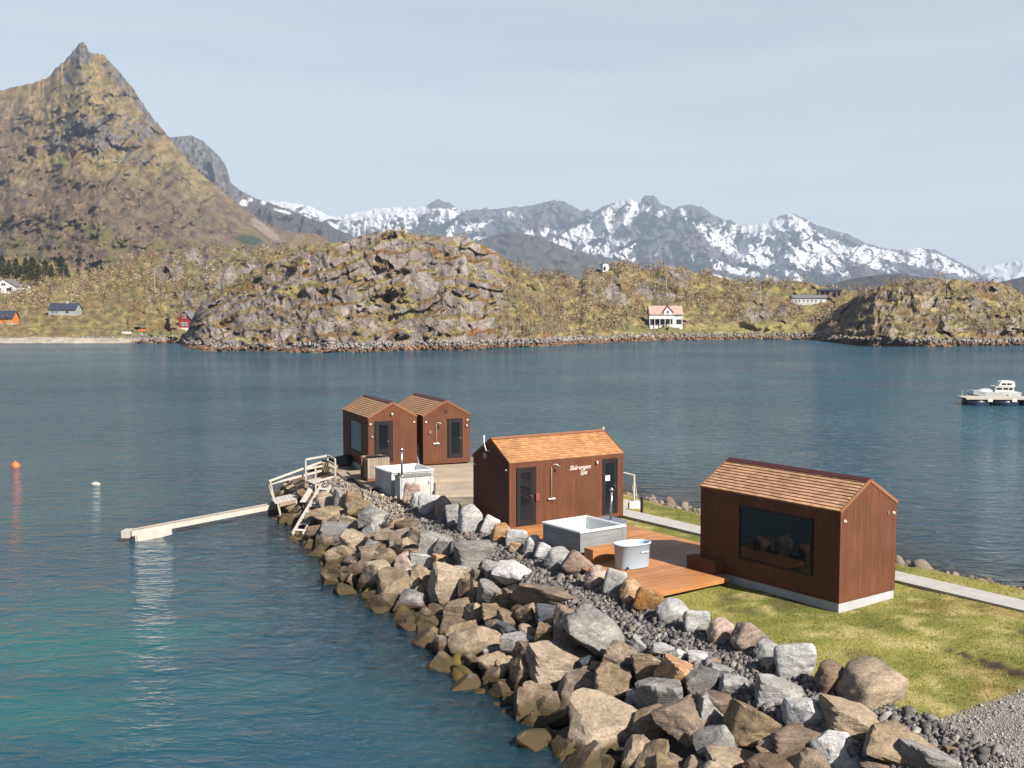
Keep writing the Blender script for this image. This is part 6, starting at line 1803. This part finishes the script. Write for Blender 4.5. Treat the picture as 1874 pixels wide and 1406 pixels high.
MB().box(-h - 0.6, h * 0.4, -1.9, -1.82, 1.96, 2.75).build('veranda_rail', M_HW, e)
for k in range(6):
    x = -h - 0.5 + k * (1.4 * h + 0.9) / 5
    MB().box(x, x + 0.18, -1.88, -1.70, -0.8, 1.74).build('post', M_HW, e)
for x0, x1 in ((-0.9 * h, -0.45 * h), (-0.4 * h, 0.05 * h), (0.1 * h, 0.38 * h), (0.62 * h, 0.95 * h)):
    MB().box(x0, x1, -0.05, 0.02, 0.1, 1.6).build('undercroft_opening', M_BLACK, e)
house('long_building', R_MID, 1450, 1513, 556, 545, 541, simple_mat('pale_blue_paint', (0.50, 0.55, 0.58), 0.6), M_RG, 'long low pale blue building on the terrace between the knolls', False, [(0.06, 0.13, 0.5, 1.6), (0.16, 0.23, 0.5, 1.6), (0.3, 0.36, 0.5, 1.6), (0.42, 0.48, 0.5, 1.6), (0.54, 0.60, 0.5, 1.6), (0.66, 0.72, 0.5, 1.6), (0.82, 0.88, 0.4, 1.6)], M_WHITE, 0.25, 6, M_CONC, 0.2, 'building')
house('modern_house', R_MID, 1499, 1540, 547, 532, 529.5, M_HB, M_RD, 'brown flat roofed modern house behind the long pale building', False, [(0.08, 0.25, 1.6, 3.0), (0.3, 0.45, 1.6, 3.0), (0.6, 0.75, 0.6, 2.4), (0.82, 0.92, 1.2, 2.6)], M_FRAME, 0.6, -6, M_CONC, 0.3, 'house')
house('small_hut', R_MID, 1103, 1115, 496, 484, 481, M_HW, M_RG, 'tiny white hut on top of the knoll across the bay', True, [(0.1, 0.45, 0.2, 1.6)], M_FRAME, 0.9, 15, None, 0, 'hut')
# boats drawn up on the beach
M_OR = simple_mat('orange_boat_paint', (0.70, 0.10, 0.03), 0.5)
for px, py, L, mat, lab in ((262, 606, 3.4, M_OR, 'orange rowing boat lying upturned on the beach grass'), (231, 611, 3.0, M_OFFW, 'pale rowing boat lying on the beach beside the orange one')):
    p = surf(R_LEFT, px, py)
    e = empty('rowing_boat', tuple(float(q) for q in p), 0.2, lab, 'boat')
    sec = []
    for u in np.linspace(-1, 1, 9):
        b = 0.62 * (1 - abs(u) ** 2.4) + 0.03
        sec.append([(u * L / 2, -b, 0.0), (u * L / 2, -b * 0.75, 0.40 * (1 - 0.3 * u * u)), (u * L / 2, 0, 0.55 * (1 - 0.3 * u * u)), (u * L / 2, b * 0.75, 0.40 * (1 - 0.3 * u * u)), (u * L / 2, b, 0.0)])
    v = [q for s in sec for q in s]; f = []
    for k in range(8):
        for i in range(4): f.append((k * 5 + i, k * 5 + i + 1, k * 5 + 6 + i, k * 5 + 5 + i))
        f.append((k * 5 + 4, k * 5, k * 5 + 5, k * 5 + 9))
    f += [(0, 1, 2, 3, 4), (44, 43, 42, 41, 40)]
    MB().add(v, f).build('hull', mat, e)
    MB().box(-L / 2 * 0.9, L / 2 * 0.9, -0.03, 0.03, 0.42, 0.60).build('keel', mat, e)
# ------------------------------------------------------------------ sea
def water_mat():
    t = NT('sea_water')
    p = t.pos()
    mp = t.n('ShaderNodeMapping')
    mp.inputs['Rotation'].default_value = (0, 0, math.radians(12))
    mp.inputs['Scale'].default_value = (0.55, 1.0, 1.0)
    t.l(p, mp.inputs['Vector'])
    v = mp.outputs['Vector']
    h1 = t.noise(3.8, 4, 0.62, v, dist=0.4)
    h2 = t.noise(1.25, 3, 0.55, v, dist=0.6)
    h3 = t.noise(0.42, 3, 0.6, v, dist=0.5)
    h1 = t.math('POWER', t.ramp(h1, [(0.42, 0.0), (0.74, 1.0)]), 1.6)      # mostly smooth with sparse sharp ripples
    h2 = t.math('POWER', t.ramp(h2, [(0.40, 0.0), (0.74, 1.0)]), 1.6)
    hh = t.math('ADD', t.math('MULTIPLY', h1, 0.16), t.math('ADD', t.math('MULTIPLY', h2, 0.42), t.math('MULTIPLY', h3, 0.9)))
    patch = t.ramp(t.noise(0.03, 3, 0.6, v), [(0.35, 0.55), (0.65, 1.0)])
    sy = t.n('ShaderNodeSeparateXYZ')
    t.l(p, sy.inputs[0])
    lee = t.n('ShaderNodeMapRange')          # sheltered water by the breakwater, livelier further out
    lee.inputs['From Min'].default_value = 34.0
    lee.inputs['From Max'].default_value = 120.0
    lee.inputs['To Min'].default_value = 0.42
    lee.inputs['To Max'].default_value = 0.75
    t.l(sy.outputs['Y'], lee.inputs['Value'])
    patch = t.math('MULTIPLY', patch, lee.outputs['Result'])
    nb = t.n('ShaderNodeBump')
    nb.inputs['Distance'].default_value = 0.6
    t.l(patch, nb.inputs['Strength'])
    t.l(hh, nb.inputs['Height'])
    nrm = nb.outputs['Normal']
    a = t.n('ShaderNodeAttribute', attribute_name='depth')
    vis = t.math('POWER', 2.71828, t.math('MULTIPLY', a.outputs['Fac'], -0.75))
    deep = t.ramp(t.noise(0.035, 4, 0.55, p), [(0.36, (0.010, 0.040, 0.066)), (0.64, (0.018, 0.066, 0.090))])
    sh = t.n('ShaderNodeAttribute', attribute_name='shoal')
    deep = t.mix(sh.outputs['Fac'], deep, (0.011, 0.076, 0.082))
    dif = t.n('ShaderNodeBsdfDiffuse')
    t.l(deep, dif.inputs['Color'])
    tr = t.n('ShaderNodeBsdfTransparent')
    tr.inputs['Color'].default_value = (0.62, 0.83, 0.80, 1)
    m1 = t.n('ShaderNodeMixShader')
    t.l(vis, m1.inputs[0]); t.l(dif.outputs[0], m1.inputs[1]); t.l(tr.outputs[0], m1.inputs[2])
    gl = t.n('ShaderNodeBsdfGlossy')
    gl.inputs['Roughness'].default_value = 0.06
    t.l(nrm, gl.inputs['Normal'])
    fr = t.n('ShaderNodeFresnel')
    fr.inputs['IOR'].default_value = 1.33
    t.l(nrm, fr.inputs['Normal'])
    m2 = t.n('ShaderNodeMixShader')
    t.l(fr.outputs[0], m2.inputs[0]); t.l(m1.outputs[0], m2.inputs[1]); t.l(gl.outputs[0], m2.inputs[2])
    t.l(m2.outputs[0], t.out.inputs['Surface'])
    return t.m
def nonuni(a, core0, core1, step, b):
    lo = core0 - np.geomspace(step, core0 - a, 14)[::-1]
    hi = core1 + np.geomspace(step, b - core1, 14)
    return np.concatenate([lo, np.arange(core0, core1, step), hi])
wx, wy = nonuni(-8000, -30, 34, 0.5, 8000), nonuni(-80, 10, 74, 0.5, 9000)
gx, gy = np.meshgrid(wx, wy)
dep = np.clip(-ground_z(gx, gy), 0, 9)
me = np_mesh('sea', np.stack([gx, gy, np.zeros_like(gx)], -1).reshape(-1, 3), grid_faces(len(wy), len(wx)), True)
at = me.attributes.new('depth', 'FLOAT', 'POINT')
at.data.foreach_set('value', dep.ravel().astype(np.float32))
shoal = np.zeros(gx.shape)                      # pale sand shoals seen through the water
for sx_, sy_, rad, a in [(70, 1180, 5, .9), (30, 1300, 3.2, .8), (190, 1090, 4, .5), (540, 875, 4, .6), (300, 900, 6, .45), (60, 940, 8, .4), (420, 1250, 3, .35), (150, 1340, 2.6, .6), (260, 1180, 3, .35), (640, 1290, 1.6, .3), (330, 640, 40, .3), (620, 655, 30, .3)]:
    c = P(sx_, sy_, 0.0)
    k = np.clip(1.2 - np.hypot((gx - c[0]) / (rad * 1.5), (gy - c[1]) / rad) + 0.5 * fbm(gx * 0.25, gy * 0.25, 0, 4, 241), 0, 1)
    shoal = np.maximum(shoal, a * k * k)
at = me.attributes.new('shoal', 'FLOAT', 'POINT')
at.data.foreach_set('value', shoal.ravel().astype(np.float32))
me.materials.append(water_mat())
tag(link('sea', me), kind='structure')
# ------------------------------------------------------------------ haze
hz = MB().box(-9000, 9000, -60, 13500, -14, 1150)
t = NT('haze_air')
pv = t.n('ShaderNodeVolumePrincipled')
pv.inputs['Color'].default_value = (0.52, 0.63, 0.79, 1)
pv.inputs['Density'].default_value = 0.000085
pv.inputs['Anisotropy'].default_value = 0.0
t.l(pv.outputs[0], t.out.inputs['Volume'])
ho = hz.build('haze', t.m)
tag(ho, kind='stuff')
